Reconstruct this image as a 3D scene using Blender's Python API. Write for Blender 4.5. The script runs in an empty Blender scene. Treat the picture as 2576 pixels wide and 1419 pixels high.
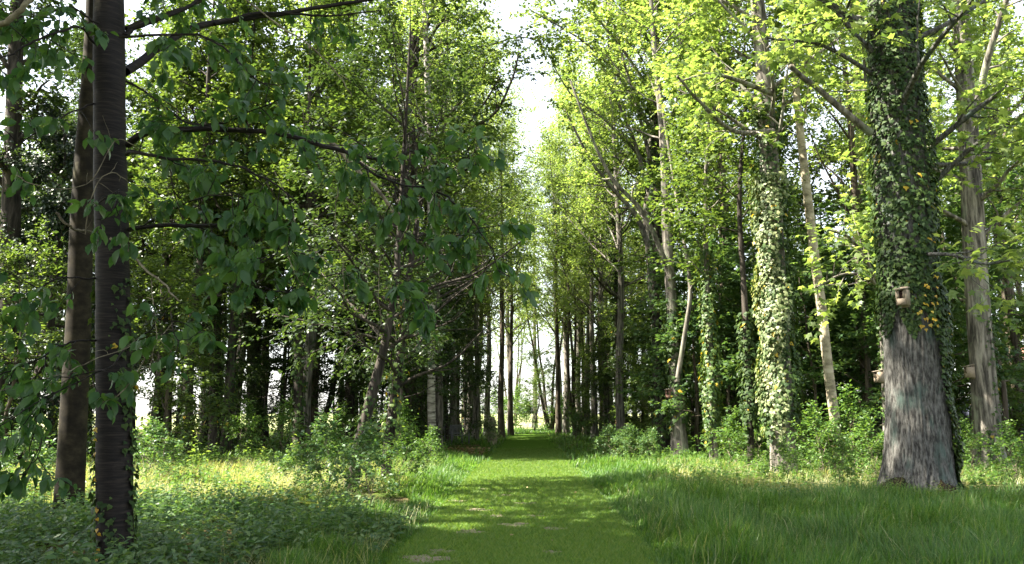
import bpy, math, random
import numpy as np
from mathutils import Euler, Vector

R = math.radians
sc = bpy.context.scene
C = sc.collection

# ------------------------------------------------------------------ camera, light, exposure
F_PX, W_PX, H_PX = 2003.0, 2576.0, 1419.0        # photograph measured in a 2576 px wide frame
CAM_H = 1.5
cam_d = bpy.data.cameras.new('camera')
cam = bpy.data.objects.new('camera', cam_d)
C.objects.link(cam)
cam.location = (0, 0, CAM_H)
cam.rotation_euler = (R(90 + 9.36), 0, R(1.14))
cam_d.sensor_width = 36
cam_d.lens = 36 * F_PX / W_PX
cam_d.clip_end = 3000
sc.camera = cam

SUN_EL, SUN_AZ = R(50), R(-97)                   # azimuth clockwise from +y: the sun stands left and a little behind
w = bpy.data.worlds.new('World')
sc.world = w
w.use_nodes = True
nt = w.node_tree
sky = nt.nodes.new('ShaderNodeTexSky')
sky.sky_type = 'NISHITA'
sky.sun_disc = False
sky.sun_elevation = SUN_EL
sky.sun_rotation = SUN_AZ
sky.air_density = 1.0
sky.ozone_density = 0.5
sky.dust_density = 1.5
hs = nt.nodes.new('ShaderNodeHueSaturation')          # a milky summer sky
hs.inputs['Saturation'].default_value = 0.38
hs.inputs['Value'].default_value = 0.58
nt.links.new(sky.outputs[0], hs.inputs['Color'])
nt.links.new(hs.outputs[0], nt.nodes['Background'].inputs[0])
nt.nodes['Background'].inputs[1].default_value = 0.15

sd = bpy.data.lights.new('sun', 'SUN')
sd.energy = 5.0
sd.angle = R(0.5)
sd.color = (1.0, 0.93, 0.80)
sun = bpy.data.objects.new('sun', sd)
C.objects.link(sun)
to_sun = Vector((math.sin(SUN_AZ) * math.cos(SUN_EL), math.cos(SUN_AZ) * math.cos(SUN_EL), math.sin(SUN_EL)))
sun.rotation_euler = to_sun.to_track_quat('Z', 'Y').to_euler()
sun.location = (-30, -5, 40)

sc.view_settings.view_transform = 'Standard'
sc.view_settings.look = 'None'
sc.view_settings.exposure = 2.75
sc.view_settings.gamma = 1.0
sc.cycles.max_bounces = 14
sc.cycles.diffuse_bounces = 6
sc.cycles.glossy_bounces = 2
sc.cycles.transmission_bounces = 8
sc.cycles.sample_clamp_indirect = 6
sc.cycles.use_denoising = True

# ------------------------------------------------------------------ pixel -> world
_rot = np.array(Euler(cam.rotation_euler).to_matrix())


def ray(px, py):
    d = _rot @ np.array([(px - W_PX / 2) / F_PX, -(py - H_PX / 2) / F_PX, -1.0])
    return d


def at(px, py, y):                                # the point of the pixel's sight line at distance y along the path
    d = ray(px, py)
    return np.array([0, 0, CAM_H]) + d * (y / d[1])


def gnd(px, py):
    d = ray(px, py)
    return np.array([0, 0, CAM_H]) + d * (-CAM_H / d[2])


def line_at(pts, y):
    if np.isscalar(y):
        y = [y] * len(pts)
    return np.array([at(p[0], p[1], yy) for p, yy in zip(pts, y)])


# ------------------------------------------------------------------ objects
def tag(o, label=None, cat=None, group=None, kind=None):
    if label: o['label'] = label
    if cat: o['category'] = cat
    if group: o['group'] = group
    if kind: o['kind'] = kind
    return o


def thing(name, loc, label, cat, group=None):
    o = bpy.data.objects.new(name, None)
    o.empty_display_size = 0.3
    C.objects.link(o)
    o.location = tuple(float(v) for v in loc)
    return tag(o, label, cat, group)


class Acc:
    """collects polygons and links them as ONE mesh object"""
    def __init__(s):
        s.v, s.q, s.t, s.n = [], [], [], 0

    def add(s, v, quads=None, tris=None):
        v = np.asarray(v, dtype=np.float64).reshape(-1, 3)
        if quads is not None and len(quads): s.q.append(np.asarray(quads, dtype=np.int64).reshape(-1, 4) + s.n)
        if tris is not None and len(tris): s.t.append(np.asarray(tris, dtype=np.int64).reshape(-1, 3) + s.n)
        s.v.append(v)
        s.n += len(v)

    def box(s, c, size, rot=None):
        x, y, z = np.array(size) / 2
        v = np.array([[-x, -y, -z], [x, -y, -z], [x, y, -z], [-x, y, -z], [-x, -y, z], [x, -y, z], [x, y, z], [-x, y, z]])
        if rot is not None:
            v = v @ np.array(Euler(rot).to_matrix()).T
        s.add(v + np.array(c), [[0, 3, 2, 1], [4, 5, 6, 7], [0, 1, 5, 4], [1, 2, 6, 5], [2, 3, 7, 6], [3, 0, 4, 7]])

    def tube(s, pts, rad, sides=6, cap=True):
        pts = np.asarray(pts, dtype=float)
        n = len(pts)
        rad = np.broadcast_to(np.asarray(rad, dtype=float), (n,))
        d = np.gradient(pts, axis=0)
        d /= np.linalg.norm(d, axis=1, keepdims=True) + 1e-9
        m = d.mean(0)
        ref = np.array([1., 0, 0]) if abs(m[0]) < 0.6 * np.linalg.norm(m) + 1e-6 else np.array([0, 0, 1.])
        u = np.cross(d, ref); u /= np.linalg.norm(u, axis=1, keepdims=True) + 1e-9
        w_ = np.cross(d, u)
        a = np.arange(sides) * 2 * math.pi / sides
        v = pts[:, None] + rad[:, None, None] * (np.cos(a)[None, :, None] * u[:, None] + np.sin(a)[None, :, None] * w_[:, None])
        i = np.arange(n - 1)[:, None] * sides
        j = np.arange(sides)[None]
        k = (j + 1) % sides
        q = np.stack([i + j, i + sides + j, i + sides + k, i + k], -1).reshape(-1, 4)
        t = None
        v = v.reshape(-1, 3)
        if cap:
            v = np.vstack([v, pts[-1:] + d[-1:] * rad[-1] * 0.5])
            b = (n - 1) * sides
            t = [[b + jj, n * sides, b + (jj + 1) % sides] for jj in range(sides)]
        s.add(v, q, t)

    def leaves(s, T, P, Y, Z, S, SX=None, SZ=None):
        """many copies of a leaf outline: base P, length axis Y, face normal Z, length S"""
        tv, tt, tq = T
        Y = Y / (np.linalg.norm(Y, axis=1, keepdims=True) + 1e-9)
        X = np.cross(Y, Z); X /= np.linalg.norm(X, axis=1, keepdims=True) + 1e-9
        Z = np.cross(X, Y)
        S = np.asarray(S)[:, None, None]
        SX = S if SX is None else np.asarray(SX)[:, None, None]
        SZ = S if SZ is None else np.asarray(SZ)[:, None, None]
        v = P[:, None] + SX * tv[None, :, 0:1] * X[:, None] + S * tv[None, :, 1:2] * Y[:, None] + SZ * tv[None, :, 2:3] * Z[:, None]
        off = (np.arange(len(P)) * len(tv))[:, None, None]
        q = (tq[None] + off).reshape(-1, 4) if len(tq) else None
        t = (tt[None] + off).reshape(-1, 3) if len(tt) else None
        s.add(v.reshape(-1, 3), q, t)

    def build(s, name, mat, parent=None, smooth=True, origin=None):
        me = bpy.data.meshes.new(name)
        v = np.vstack(s.v) if s.v else np.zeros((0, 3))
        if origin is not None: v = v - np.asarray(origin)
        q = np.vstack(s.q) if s.q else np.zeros((0, 4), int)
        t = np.vstack(s.t) if s.t else np.zeros((0, 3), int)
        me.vertices.add(len(v)); me.vertices.foreach_set('co', v.astype(np.float32).ravel())
        li = np.concatenate([t.ravel(), q.ravel()]).astype(np.int32)
        me.loops.add(len(li)); me.loops.foreach_set('vertex_index', li)
        st = np.concatenate([np.arange(len(t)) * 3, len(t) * 3 + np.arange(len(q)) * 4]).astype(np.int32)
        me.polygons.add(len(st)); me.polygons.foreach_set('loop_start', st)
        if smooth: me.polygons.foreach_set('use_smooth', np.ones(len(st), bool))
        me.update(calc_edges=True)
        me.validate()
        if mat: me.materials.append(mat)
        o = bpy.data.objects.new(name, me)
        C.objects.link(o)
        if parent is not None: o.parent = parent
        return o


def tmpl(v, tris=(), quads=()):
    return (np.array(v, float), np.array(tris, int).reshape(-1, 3), np.array(quads, int).reshape(-1, 4))


KITE = tmpl([(0, 0, 0), (.33, .45, .07), (0, 1, -.06), (-.33, .45, .07)], [(0, 1, 2), (0, 2, 3)])
OVAL = tmpl([(0, 0, 0), (.24, .3, .06), (.22, .68, .0), (0, 1, -.14), (-.22, .68, .0), (-.24, .3, .06), (0, .5, -.02)],
            [(0, 1, 6), (1, 2, 6), (2, 3, 6), (3, 4, 6), (4, 5, 6), (5, 0, 6)])
CHERRY = tmpl([(0, 0, 0), (0, .18, 0), (0, .45, -.02), (0, .75, -.09), (0, 1, -.22),
               (.17, .2, .05), (.27, .45, .06), (.2, .76, -.02), (-.17, .2, .05), (-.27, .45, .06), (-.2, .76, -.02)],
              [(0, 5, 1), (0, 1, 8), (3, 7, 4), (3, 4, 10)],
              [(1, 5, 6, 2), (2, 6, 7, 3), (1, 2, 9, 8), (2, 3, 10, 9)])
_mo = [(.05, 0, 0), (.40, .04, -.05), (.27, .30, .02), (.58, .66, -.10), (.20, .60, .03), (0, 1.0, -.12), (-.20, .60, .03), (-.58, .66, -.10),
       (-.27, .30, .02), (-.40, .04, -.05), (-.05, 0, 0)]
MAPLE = tmpl([(0, .34, .04)] + _mo, [(0, i + 1, i + 2) for i in range(10)] + [(0, 11, 1)])
_iv = [(0, .05, 0), (.36, .0, -.04), (.44, .36, -.02), (.16, .62, .02), (0, 1, -.08), (-.16, .62, .02), (-.44, .36, -.02), (-.36, .0, -.04)]
IVY = tmpl([(0, .34, .06)] + _iv, [(0, i + 1, (i + 1) % 8 + 1) for i in range(8)])


def blade(bend):
    return tmpl([(-.5, 0, 0), (.5, 0, 0), (-.42, .4, bend * .16), (.42, .4, bend * .16), (-.26, .72, bend * .5), (.26, .72, bend * .5), (0, 1 - .25 * bend, bend * 1.0)],
                [(4, 5, 6)], [(0, 1, 3, 2), (2, 3, 5, 4)])


BLADES = [blade(b) for b in (.12, .35, .6, .9)]
SHORT = tmpl([(-.5, 0, 0), (.5, 0, 0), (0, 1, .25)], [(0, 1, 2)])


# ------------------------------------------------------------------ materials
def new_mat(name):
    m = bpy.data.materials.new(name)
    m.use_nodes = True
    return m, m.node_tree, m.node_tree.nodes['Principled BSDF']


def node(nt, t, **kw):
    n = nt.nodes.new(t)
    for k, v in kw.items(): setattr(n, k, v)
    return n


def ramp(nt, fac, stops):
    r = node(nt, 'ShaderNodeValToRGB')
    e = r.color_ramp.elements
    while len(e) < len(stops): e.new(0.5)
    for x, (p, c) in zip(e, stops):
        x.position = p
        x.color = (*c, 1) if len(c) == 3 else c
    nt.links.new(fac, r.inputs[0])
    return r.outputs[0]


def noise(nt, scale, detail=4, rough=.55, stretch=None, coord='Object'):
    tc = node(nt, 'ShaderNodeTexCoord')
    n = node(nt, 'ShaderNodeTexNoise')
    n.inputs['Scale'].default_value = scale
    n.inputs['Detail'].default_value = detail
    n.inputs['Roughness'].default_value = rough
    out = tc.outputs[coord]
    if stretch:
        mp = node(nt, 'ShaderNodeMapping')
        mp.inputs['Scale'].default_value = stretch
        nt.links.new(out, mp.inputs[0]); out = mp.outputs[0]
    nt.links.new(out, n.inputs['Vector'])
    return n.outputs[0]


def leaf_mat(name, c0, c1, c2, trans=.42, gloss=.45, yellow=0.0, ycol=(.40, .28, .03), spec=.35, tboost=1.6):
    """three tones of leaf picked leaf by leaf; thin leaves let yellower light through"""
    m, nt, p = new_mat(name)
    g = node(nt, 'ShaderNodeNewGeometry')
    stops = [(0, c0), (.5, c1), (1.0 if not yellow else 1 - yellow - .01, c2)]
    if yellow: stops += [(1 - yellow, ycol)]
    col = ramp(nt, g.outputs['Random Per Island'], stops)
    nt.links.new(col, p.inputs['Base Color'])
    p.inputs['Roughness'].default_value = gloss
    p.inputs['Specular IOR Level'].default_value = spec
    tr = node(nt, 'ShaderNodeBsdfTranslucent')
    mul = node(nt, 'ShaderNodeMix', data_type='RGBA', blend_type='MULTIPLY')
    mul.inputs['Factor'].default_value = 1
    nt.links.new(col, mul.inputs['A'])
    mul.inputs['B'].default_value = (1.4 * tboost, 1.3 * tboost, .65 * tboost, 1)
    nt.links.new(mul.outputs['Result'], tr.inputs['Color'])
    mx = node(nt, 'ShaderNodeMixShader')
    mx.inputs[0].default_value = trans
    nt.links.new(p.outputs[0], mx.inputs[1]); nt.links.new(tr.outputs[0], mx.inputs[2])
    nt.links.new(mx.outputs[0], nt.nodes['Material Output'].inputs[0])
    return m


def bark_mat(name, dark, mid, light, stretch=(9, 9, 1.2), scale=1.0, bump=.6, dist=.03, lichen=None, lichen_amt=.56, rough=.9):
    m, nt, p = new_mat(name)
    n1 = noise(nt, scale, 8, .65, stretch)
    col = ramp(nt, n1, [(.36, dark), (.50, mid), (.66, light)])
    if lichen:
        n2 = noise(nt, 2.2, 5, .6, (1, 1, .5))
        fac = ramp(nt, n2, [(lichen_amt - .05, (0, 0, 0)), (lichen_amt + .08, (1, 1, 1))])
        mx = node(nt, 'ShaderNodeMix', data_type='RGBA')
        nt.links.new(fac, mx.inputs['Factor']); nt.links.new(col, mx.inputs['A'])
        mx.inputs['B'].default_value = (*lichen, 1)
        mm = node(nt, 'ShaderNodeMix', data_type='RGBA', blend_type='MULTIPLY')
        mm.inputs['Factor'].default_value = .55
        nt.links.new(mx.outputs['Result'], mm.inputs['A'])
        n3 = ramp(nt, n1, [(.35, (.35, .35, .35)), (.6, (1, 1, 1))])
        nt.links.new(n3, mm.inputs['B'])
        col = mm.outputs['Result']
    nt.links.new(col, p.inputs['Base Color'])
    p.inputs['Roughness'].default_value = rough
    p.inputs['Specular IOR Level'].default_value = .2
    b = node(nt, 'ShaderNodeBump')
    b.inputs['Strength'].default_value = bump
    b.inputs['Distance'].default_value = dist
    nt.links.new(n1, b.inputs['Height'])
    nt.links.new(b.outputs[0], p.inputs['Normal'])
    return m


M = {}
M['bark_dark'] = bark_mat('bark_dark', (.012, .010, .008), (.036, .030, .024), (.08, .068, .054))
M['bark_brown'] = bark_mat('bark_brown', (.022, .018, .013), (.065, .052, .038), (.13, .11, .08))
M['bark_grey'] = bark_mat('bark_grey', (.045, .040, .034), (.14, .125, .105), (.27, .245, .205), lichen=(.22, .24, .17), lichen_amt=.6)
M['bark_oak'] = bark_mat('bark_oak', (.030, .028, .025), (.088, .085, .077), (.145, .142, .130), stretch=(15, 15, 4.2), scale=1.5, bump=.8, dist=.03,
                         lichen=(.07, .10, .085), lichen_amt=.60)
M['bark_olive'] = bark_mat('bark_olive', (.010, .008, .004), (.019, .015, .008), (.033, .027, .015), stretch=(2, 2, 3), scale=2.0, bump=.25, dist=.01,
                           lichen=(.20, .18, .12), lichen_amt=.68)
M['bark_cherry'] = bark_mat('bark_cherry', (.004, .003, .0025), (.010, .0075, .006), (.024, .018, .014), stretch=(4.0, 4.0, 46), scale=1.3, bump=.4, dist=.008,
                            lichen=(.14, .12, .09), lichen_amt=.72, rough=.7)
M['bark_birch'] = bark_mat('bark_birch', (.05, .04, .033), (.27, .245, .215), (.44, .41, .37), stretch=(1.5, 1.5, 7), scale=1.6, bump=.3, dist=.01)
M['bark_tan'] = bark_mat('bark_tan', (.12, .10, .07), (.30, .26, .18), (.42, .37, .28), stretch=(2, 2, 4), scale=1.5, bump=.3, dist=.01)
M['bark_twig'] = bark_mat('bark_twig', (.06, .05, .035), (.14, .12, .08), (.24, .22, .15), stretch=(3, 3, 3), scale=3)
M['moss'] = bark_mat('moss', (.008, .006, .004), (.024, .018, .009), (.042, .034, .014), stretch=(4, 4, 4), scale=3, bump=1, dist=.03)

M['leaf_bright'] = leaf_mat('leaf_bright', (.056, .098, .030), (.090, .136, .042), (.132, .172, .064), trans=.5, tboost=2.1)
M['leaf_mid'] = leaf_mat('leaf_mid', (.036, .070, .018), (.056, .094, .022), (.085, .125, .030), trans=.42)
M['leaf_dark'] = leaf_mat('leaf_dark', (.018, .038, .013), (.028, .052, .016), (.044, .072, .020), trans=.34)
M['leaf_yew'] = leaf_mat('leaf_yew', (.010, .022, .012), (.014, .030, .014), (.022, .040, .018), trans=.1)
M['leaf_cherry'] = leaf_mat('leaf_cherry', (.022, .064, .020), (.038, .090, .024), (.062, .125, .028), trans=.42, gloss=.45, spec=.34)
M['leaf_maple'] = leaf_mat('leaf_maple', (.030, .068, .024), (.047, .092, .030), (.070, .118, .036), trans=.42, gloss=.5)
M['leaf_ivy'] = leaf_mat('leaf_ivy', (.015, .034, .010), (.028, .054, .013), (.055, .086, .020), trans=.2, gloss=.55, yellow=.006, spec=.15)
M['leaf_ivy_sunlit'] = leaf_mat('leaf_ivy_sunlit', (.06, .10, .035), (.14, .175, .075), (.29, .31, .17), trans=.3, gloss=.5, yellow=.008, spec=.3)  # lit copy of the ivy, sunlight put into the leaf colour
M['leaf_ivy_yellow'] = leaf_mat('leaf_ivy_yellow', (.030, .065, .016), (.045, .085, .02), (.09, .125, .025), trans=.25, gloss=.5, yellow=.02, spec=.25)
M['leaf_yellow'] = leaf_mat('leaf_yellow', (.30, .19, .02), (.42, .28, .03), (.46, .35, .06), trans=.3)
M['weed'] = leaf_mat('weed', (.042, .095, .024), (.062, .125, .028), (.10, .165, .036), trans=.4)
M['weed_dark'] = leaf_mat('weed_dark', (.034, .084, .030), (.056, .115, .036), (.105, .165, .052), trans=.35)
M['weed_light'] = leaf_mat('weed_light', (.075, .13, .03), (.11, .17, .04), (.18, .22, .07), trans=.45)
M['grass_tall'] = leaf_mat('grass_tall', (.032, .090, .014), (.052, .122, .020), (.11, .175, .045), trans=.42, gloss=.45, spec=.28)
M['grass_lawn'] = leaf_mat('grass_lawn', (.055, .122, .016), (.090, .165, .024), (.150, .205, .048), trans=.4, gloss=.5)
M['grass_dry'] = leaf_mat('grass_dry', (.10, .15, .05), (.18, .20, .085), (.32, .31, .18), trans=.4)
M['litter_leaf'] = leaf_mat('litter_leaf', (.10, .06, .025), (.17, .11, .05), (.27, .19, .09), trans=.1)


def simple(name, c0, c1, scale=6, stretch=None, rough=.8, bump=.2, dist=.01):
    m, nt, p = new_mat(name)
    n = noise(nt, scale, 6, .6, stretch)
    nt.links.new(ramp(nt, n, [(.3, c0), (.7, c1)]), p.inputs['Base Color'])
    p.inputs['Roughness'].default_value = rough
    b = node(nt, 'ShaderNodeBump')
    b.inputs['Strength'].default_value = bump; b.inputs['Distance'].default_value = dist
    nt.links.new(n, b.inputs['Height']); nt.links.new(b.outputs[0], p.inputs['Normal'])
    return m


M['box_wood'] = simple('box_wood', (.15, .115, .08), (.28, .225, .16), 12, (1, 1, 8))
M['box_roof'] = simple('box_roof', (.14, .11, .08), (.22, .18, .13), 12, (8, 1, 1))
M['box_inner_shade'] = simple('box_inner_shade', (.035, .015, .010), (.07, .028, .02))
M['box_rust'] = simple('box_rust', (.14, .07, .05), (.20, .11, .08), 10)
M['bench_wood'] = simple('bench_wood', (.09, .09, .10), (.17, .17, .18), 14, (1, 8, 1))
M['fence_wood'] = simple('fence_wood', (.28, .17, .08), (.42, .27, .13), 4, (1, 1, 6))
M['shed_roof'] = simple('shed_roof', (.34, .25, .21), (.48, .37, .32), 4)
M['shed_wall'] = simple('shed_wall', (.06, .05, .045), (.12, .10, .08), 5, (6, 1, 1))
M['navy'] = simple('navy', (.012, .016, .035), (.025, .03, .055), 3)
M['render_white'] = simple('render_white', (.5, .5, .5), (.66, .66, .65), 3)
M['tile_red'] = simple('tile_red', (.3, .12, .08), (.42, .2, .14), 8)
M['window_glass'] = simple('window_glass', (.03, .04, .05), (.06, .07, .08), 2, rough=.1)
M['post_paint'] = simple('post_paint', (.28, .30, .10), (.38, .40, .16), 6)

# ground
m, nt, p = new_mat('forest_floor'); M['floor'] = m
n1 = noise(nt, .35, 6, .6)
n2 = noise(nt, 9, 8, .7)
a = ramp(nt, n2, [(.3, (.035, .045, .016)), (.5, (.055, .085, .02)), (.7, (.10, .105, .04))])
b_ = ramp(nt, n2, [(.3, (.06, .042, .025)), (.55, (.13, .095, .055)), (.75, (.22, .17, .10))])
mx = node(nt, 'ShaderNodeMix', data_type='RGBA')
nt.links.new(ramp(nt, n1, [(.50, (0, 0, 0)), (.62, (1, 1, 1))]), mx.inputs['Factor'])
nt.links.new(a, mx.inputs['A']); nt.links.new(b_, mx.inputs['B'])
nt.links.new(mx.outputs['Result'], p.inputs['Base Color'])
p.inputs['Roughness'].default_value = 1; p.inputs['Specular IOR Level'].default_value = 0
b = node(nt, 'ShaderNodeBump'); b.inputs['Strength'].default_value = .8; b.inputs['Distance'].default_value = .04
nt.links.new(n2, b.inputs['Height']); nt.links.new(b.outputs[0], p.inputs['Normal'])

m, nt, p = new_mat('lawn'); M['lawn'] = m
n1 = noise(nt, .9, 6, .65)
n2 = noise(nt, 22, 6, .7)
a = ramp(nt, n2, [(.3, (.040, .078, .014)), (.5, (.064, .124, .018)), (.7, (.11, .16, .034))])
b_ = ramp(nt, n2, [(.3, (.11, .085, .05)), (.7, (.27, .22, .15))])
mx = node(nt, 'ShaderNodeMix', data_type='RGBA')
nt.links.new(ramp(nt, n1, [(.60, (0, 0, 0)), (.72, (.8, .8, .8))]), mx.inputs['Factor'])
nt.links.new(a, mx.inputs['A']); nt.links.new(b_, mx.inputs['B'])
nt.links.new(mx.outputs['Result'], p.inputs['Base Color'])
p.inputs['Roughness'].default_value = 1; p.inputs['Specular IOR Level'].default_value = 0
b = node(nt, 'ShaderNodeBump'); b.inputs['Strength'].default_value = .8; b.inputs['Distance'].default_value = .03
nt.links.new(n2, b.inputs['Height']); nt.links.new(b.outputs[0], p.inputs['Normal'])
M['field'] = simple('field', (.16, .19, .06), (.26, .27, .10), .3)
M['soil'] = simple('soil', (.09, .075, .045), (.21, .17, .11), 9)

# ------------------------------------------------------------------ setting
rng = np.random.default_rng(11)


SOIL = [(1185, 1340, .26), (1292, 1322, .28), (1205, 1285, .30), (1322, 1268, .26), (1395, 1332, .22), (1068, 1410, .36), (1245, 1300, .22), (1268, 1248, .26), (1350, 1300, .18), (1150, 1262, .24), (1225, 1232, .2), (1110, 1390, .2), (1390, 1392, .16)]
SOIL = [(*gnd(a, b)[:2], r) for a, b, r in SOIL]


def sheet(name, mat, x0, x1, y0, y1, z, nx=1, ny=1, amp=0.0, edge=None):
    A = Acc()
    xs, ys = np.linspace(x0, x1, nx + 1), np.linspace(y0, y1, ny + 1)
    X, Y = np.meshgrid(xs, ys)
    Zs = z + amp * (np.sin(X * .9 + 1.3) * np.cos(Y * .7) + .6 * np.sin(X * 2.3 + Y * 1.7))
    if edge is not None: X = X + edge(X, Y)
    i = np.arange(ny)[:, None] * (nx + 1) + np.arange(nx)[None]
    q = np.stack([i, i + 1, i + nx + 2, i + nx + 1], -1)
    A.add(np.stack([X, Y, Zs], -1), q)
    return tag(A.build(name, mat), kind='structure')


sheet('ground', M['floor'], -1500, 1500, -100, 2500, 0)
PX0, PX1 = -1.42, 1.36                            # the mown path
sheet('path', M['lawn'], PX0, PX1, 3, 60, .006, 12, 200,
      edge=lambda X, Y: .10 * np.sin(Y * 1.3 + X) + .07 * np.sin(Y * 3.1))
A = Acc()
for sx, sy, sr in SOIL:                           # worn spots where the earth shows
    k = 30
    a = np.arange(k) * 2 * math.pi / k
    rr = sr * (1 + .35 * np.sin(a * 3 + sx * 5) + .22 * np.sin(a * 7 + sy) + rng.normal(0, .13, k)) * .72
    A.add(np.vstack([[sx, sy, .012], np.stack([sx + rr * np.cos(a), sy + rr * .9 * np.sin(a), np.full(k, .012)], -1)]), None, [(0, i + 1, (i + 1) % k + 1) for i in range(k)])
tag(A.build('bare_soil', M['soil'], smooth=False), kind='structure')
sheet('field', M['field'], -700, 700, 76, 1500, .006)
sheet('field_left', M['field'], -700, -58, -60, 75.5, .006)


# ------------------------------------------------------------------ tree grower
def unit(v): return v / (np.linalg.norm(v) + 1e-9)


def limb(rng, p0, d0, L, r0, n=6, wander=.16, up=.05, r1=.25):
    d = unit(np.array(d0, float)); p = np.array(p0, float)
    pts = [p.copy()]
    for _ in range(n):
        d = unit(d + rng.normal(0, wander, 3) + np.array([0, 0, up]))
        p = p + d * L / n
        pts.append(p.copy())
    return np.array(pts), np.linspace(r0, r0 * r1, n + 1)


def along(pts, t):
    """point and direction at fraction t of a polyline"""
    seg = np.linalg.norm(np.diff(pts, axis=0), axis=1)
    cum = np.concatenate([[0], np.cumsum(seg)])
    s = t * cum[-1]
    i = min(max(np.searchsorted(cum, s) - 1, 0), len(seg) - 1)
    f = (s - cum[i]) / (seg[i] + 1e-9)
    return pts[i] * (1 - f) + pts[i + 1] * f, unit(pts[i + 1] - pts[i])


class Twigs:
    def __init__(s): s.p, s.d, s.l = [], [], []
    def add(s, p, d, l): s.p.append(p); s.d.append(d); s.l.append(l)
    def arr(s): return np.array(s.p), np.array(s.d), np.array(s.l)


def side_dir(rng, d, spread, flat):
    v = rng.normal(0, 1, 3); v[2] *= flat
    v -= d * v.dot(d)
    return unit(d * (1 - spread) + unit(v) * spread)


def grow(rng, acc, tw, trunk, trad, n, t0, t1, length, elev, up=.04, wander=.14, nsub=6, ntw=4, twl=.7, rscale=.4, subf=.45, flat=.5, az=None, minor=True):
    """limbs, side branches and twigs on a trunk line; wood into acc, twigs into tw"""
    for i in range(n):
        t = t0 + (t1 - t0) * (i + rng.random()) / n
        p, _ = along(trunk, t)
        r = np.interp(t, np.linspace(0, 1, len(trad)), trad)
        a = rng.random() * 6.283 if az is None else az[0] + (az[1] - az[0]) * rng.random()
        if az is None: a = i * 2.4 + rng.normal(0, .5)
        e = elev(t) + rng.normal(0, .12)
        d0 = np.array([math.cos(a) * math.cos(e), math.sin(a) * math.cos(e), math.sin(e)])
        L = length(t) * rng.uniform(.75, 1.15)
        pts, rad = limb(rng, p, d0, L, max(r * rscale, .012), 6, wander, up)
        acc.tube(pts, rad, 5)
        sub_twigs(rng, acc, tw, pts, rad, nsub, ntw, twl, L * subf, flat, minor)


def sub_twigs(rng, acc, tw, pts, rad, nsub, ntw, twl, subL, flat, minor=True):
    for j in range(nsub):
        s = .22 + .75 * (j + rng.random()) / nsub
        q, dq = along(pts, s)
        d2 = side_dir(rng, dq, rng.uniform(.4, .75), flat)
        L2 = subL * (1.15 - .7 * s) * rng.uniform(.7, 1.2)
        rr = np.interp(s, np.linspace(0, 1, len(rad)), rad) * .5
        p2, r2 = limb(rng, q, d2, L2, max(rr, .006), 4, .16, .02)
        if minor: acc.tube(p2, r2, 4, cap=False)
        for k in range(ntw):
            u, du = along(p2, .15 + .85 * (k + rng.random()) / ntw)
            tw.add(u, side_dir(rng, du, rng.uniform(.3, .8), flat), twl * rng.uniform(.6, 1.3))
        tw.add(p2[-1], unit(p2[-1] - p2[-2]), twl)
    tw.add(pts[-1], unit(pts[-1] - pts[-2]), twl)


def leafed(rng, acc, T, tw, nl, size, droop=.15, tilt=.45, keep=None, jit=.04):
    """sprays of leaves set alternately along twigs, faces roughly to the sky"""
    P0, D, L = tw
    m = len(P0)
    t = (np.arange(nl)[None] + rng.random((m, nl))) / nl
    P = P0[:, None] + D[:, None] * (t * L[:, None])[..., None]
    side = np.cross(D, np.array([0, 0, 1.])); side /= np.linalg.norm(side, axis=1, keepdims=True) + 1e-6
    sg = np.where((np.arange(nl) % 2) == 0, 1., -1.)[None, :, None]
    Y = D[:, None] * rng.uniform(.3, .9, (m, nl, 1)) + side[:, None] * sg * rng.uniform(.5, 1.1, (m, nl, 1)) + rng.normal(0, .25, (m, nl, 3))
    Y[..., 2] -= droop + rng.random((m, nl)) * droop
    N = np.array([0, 0, 1.]) + rng.normal(0, tilt, (m, nl, 3))
    P = P + rng.normal(0, jit, P.shape)
    S = size * rng.uniform(.6, 1.25, (m, nl))
    P, Y, N, S = P.reshape(-1, 3), Y.reshape(-1, 3), N.reshape(-1, 3), S.ravel()
    if keep is not None:
        k = keep(P); P, Y, N, S = P[k], Y[k], N[k], S[k]
    acc.leaves(T, P, Y, N, S)


def trunk_line(rng, base, H, lean=(0, 0), n=10, wob=.06):
    z = np.linspace(0, H, n)
    t = z / H
    p = np.stack([lean[0] * t + np.cumsum(rng.normal(0, wob, n)) * (t > 0), lean[1] * t + np.cumsum(rng.normal(0, wob, n)) * (t > 0), z], -1)
    return p + np.array(base)


def taper(r0, n, top=.15, flare=.35):
    t = np.linspace(0, 1, n)
    return r0 * (1 - (1 - top) * t) * (1 + flare * np.exp(-t * 26))


def refine(pts, n):
    return np.array([along(pts, t)[0] for t in np.linspace(0, 1, n)])


def smooth_line(pts, n):
    """Catmull-Rom through the points"""
    P = np.vstack([2 * pts[0] - pts[1], pts, 2 * pts[-1] - pts[-2]])
    out = []
    m = len(pts) - 1
    for t in np.linspace(0, m - 1e-6, n):
        i = int(t); f = t - i
        a, b, c, d = P[i], P[i + 1], P[i + 2], P[i + 3]
        out.append(.5 * ((2 * b) + (-a + c) * f + (2 * a - 5 * b + 4 * c - d) * f * f + (-a + 3 * b - 3 * c + d) * f ** 3))
    return np.array(out)


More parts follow.
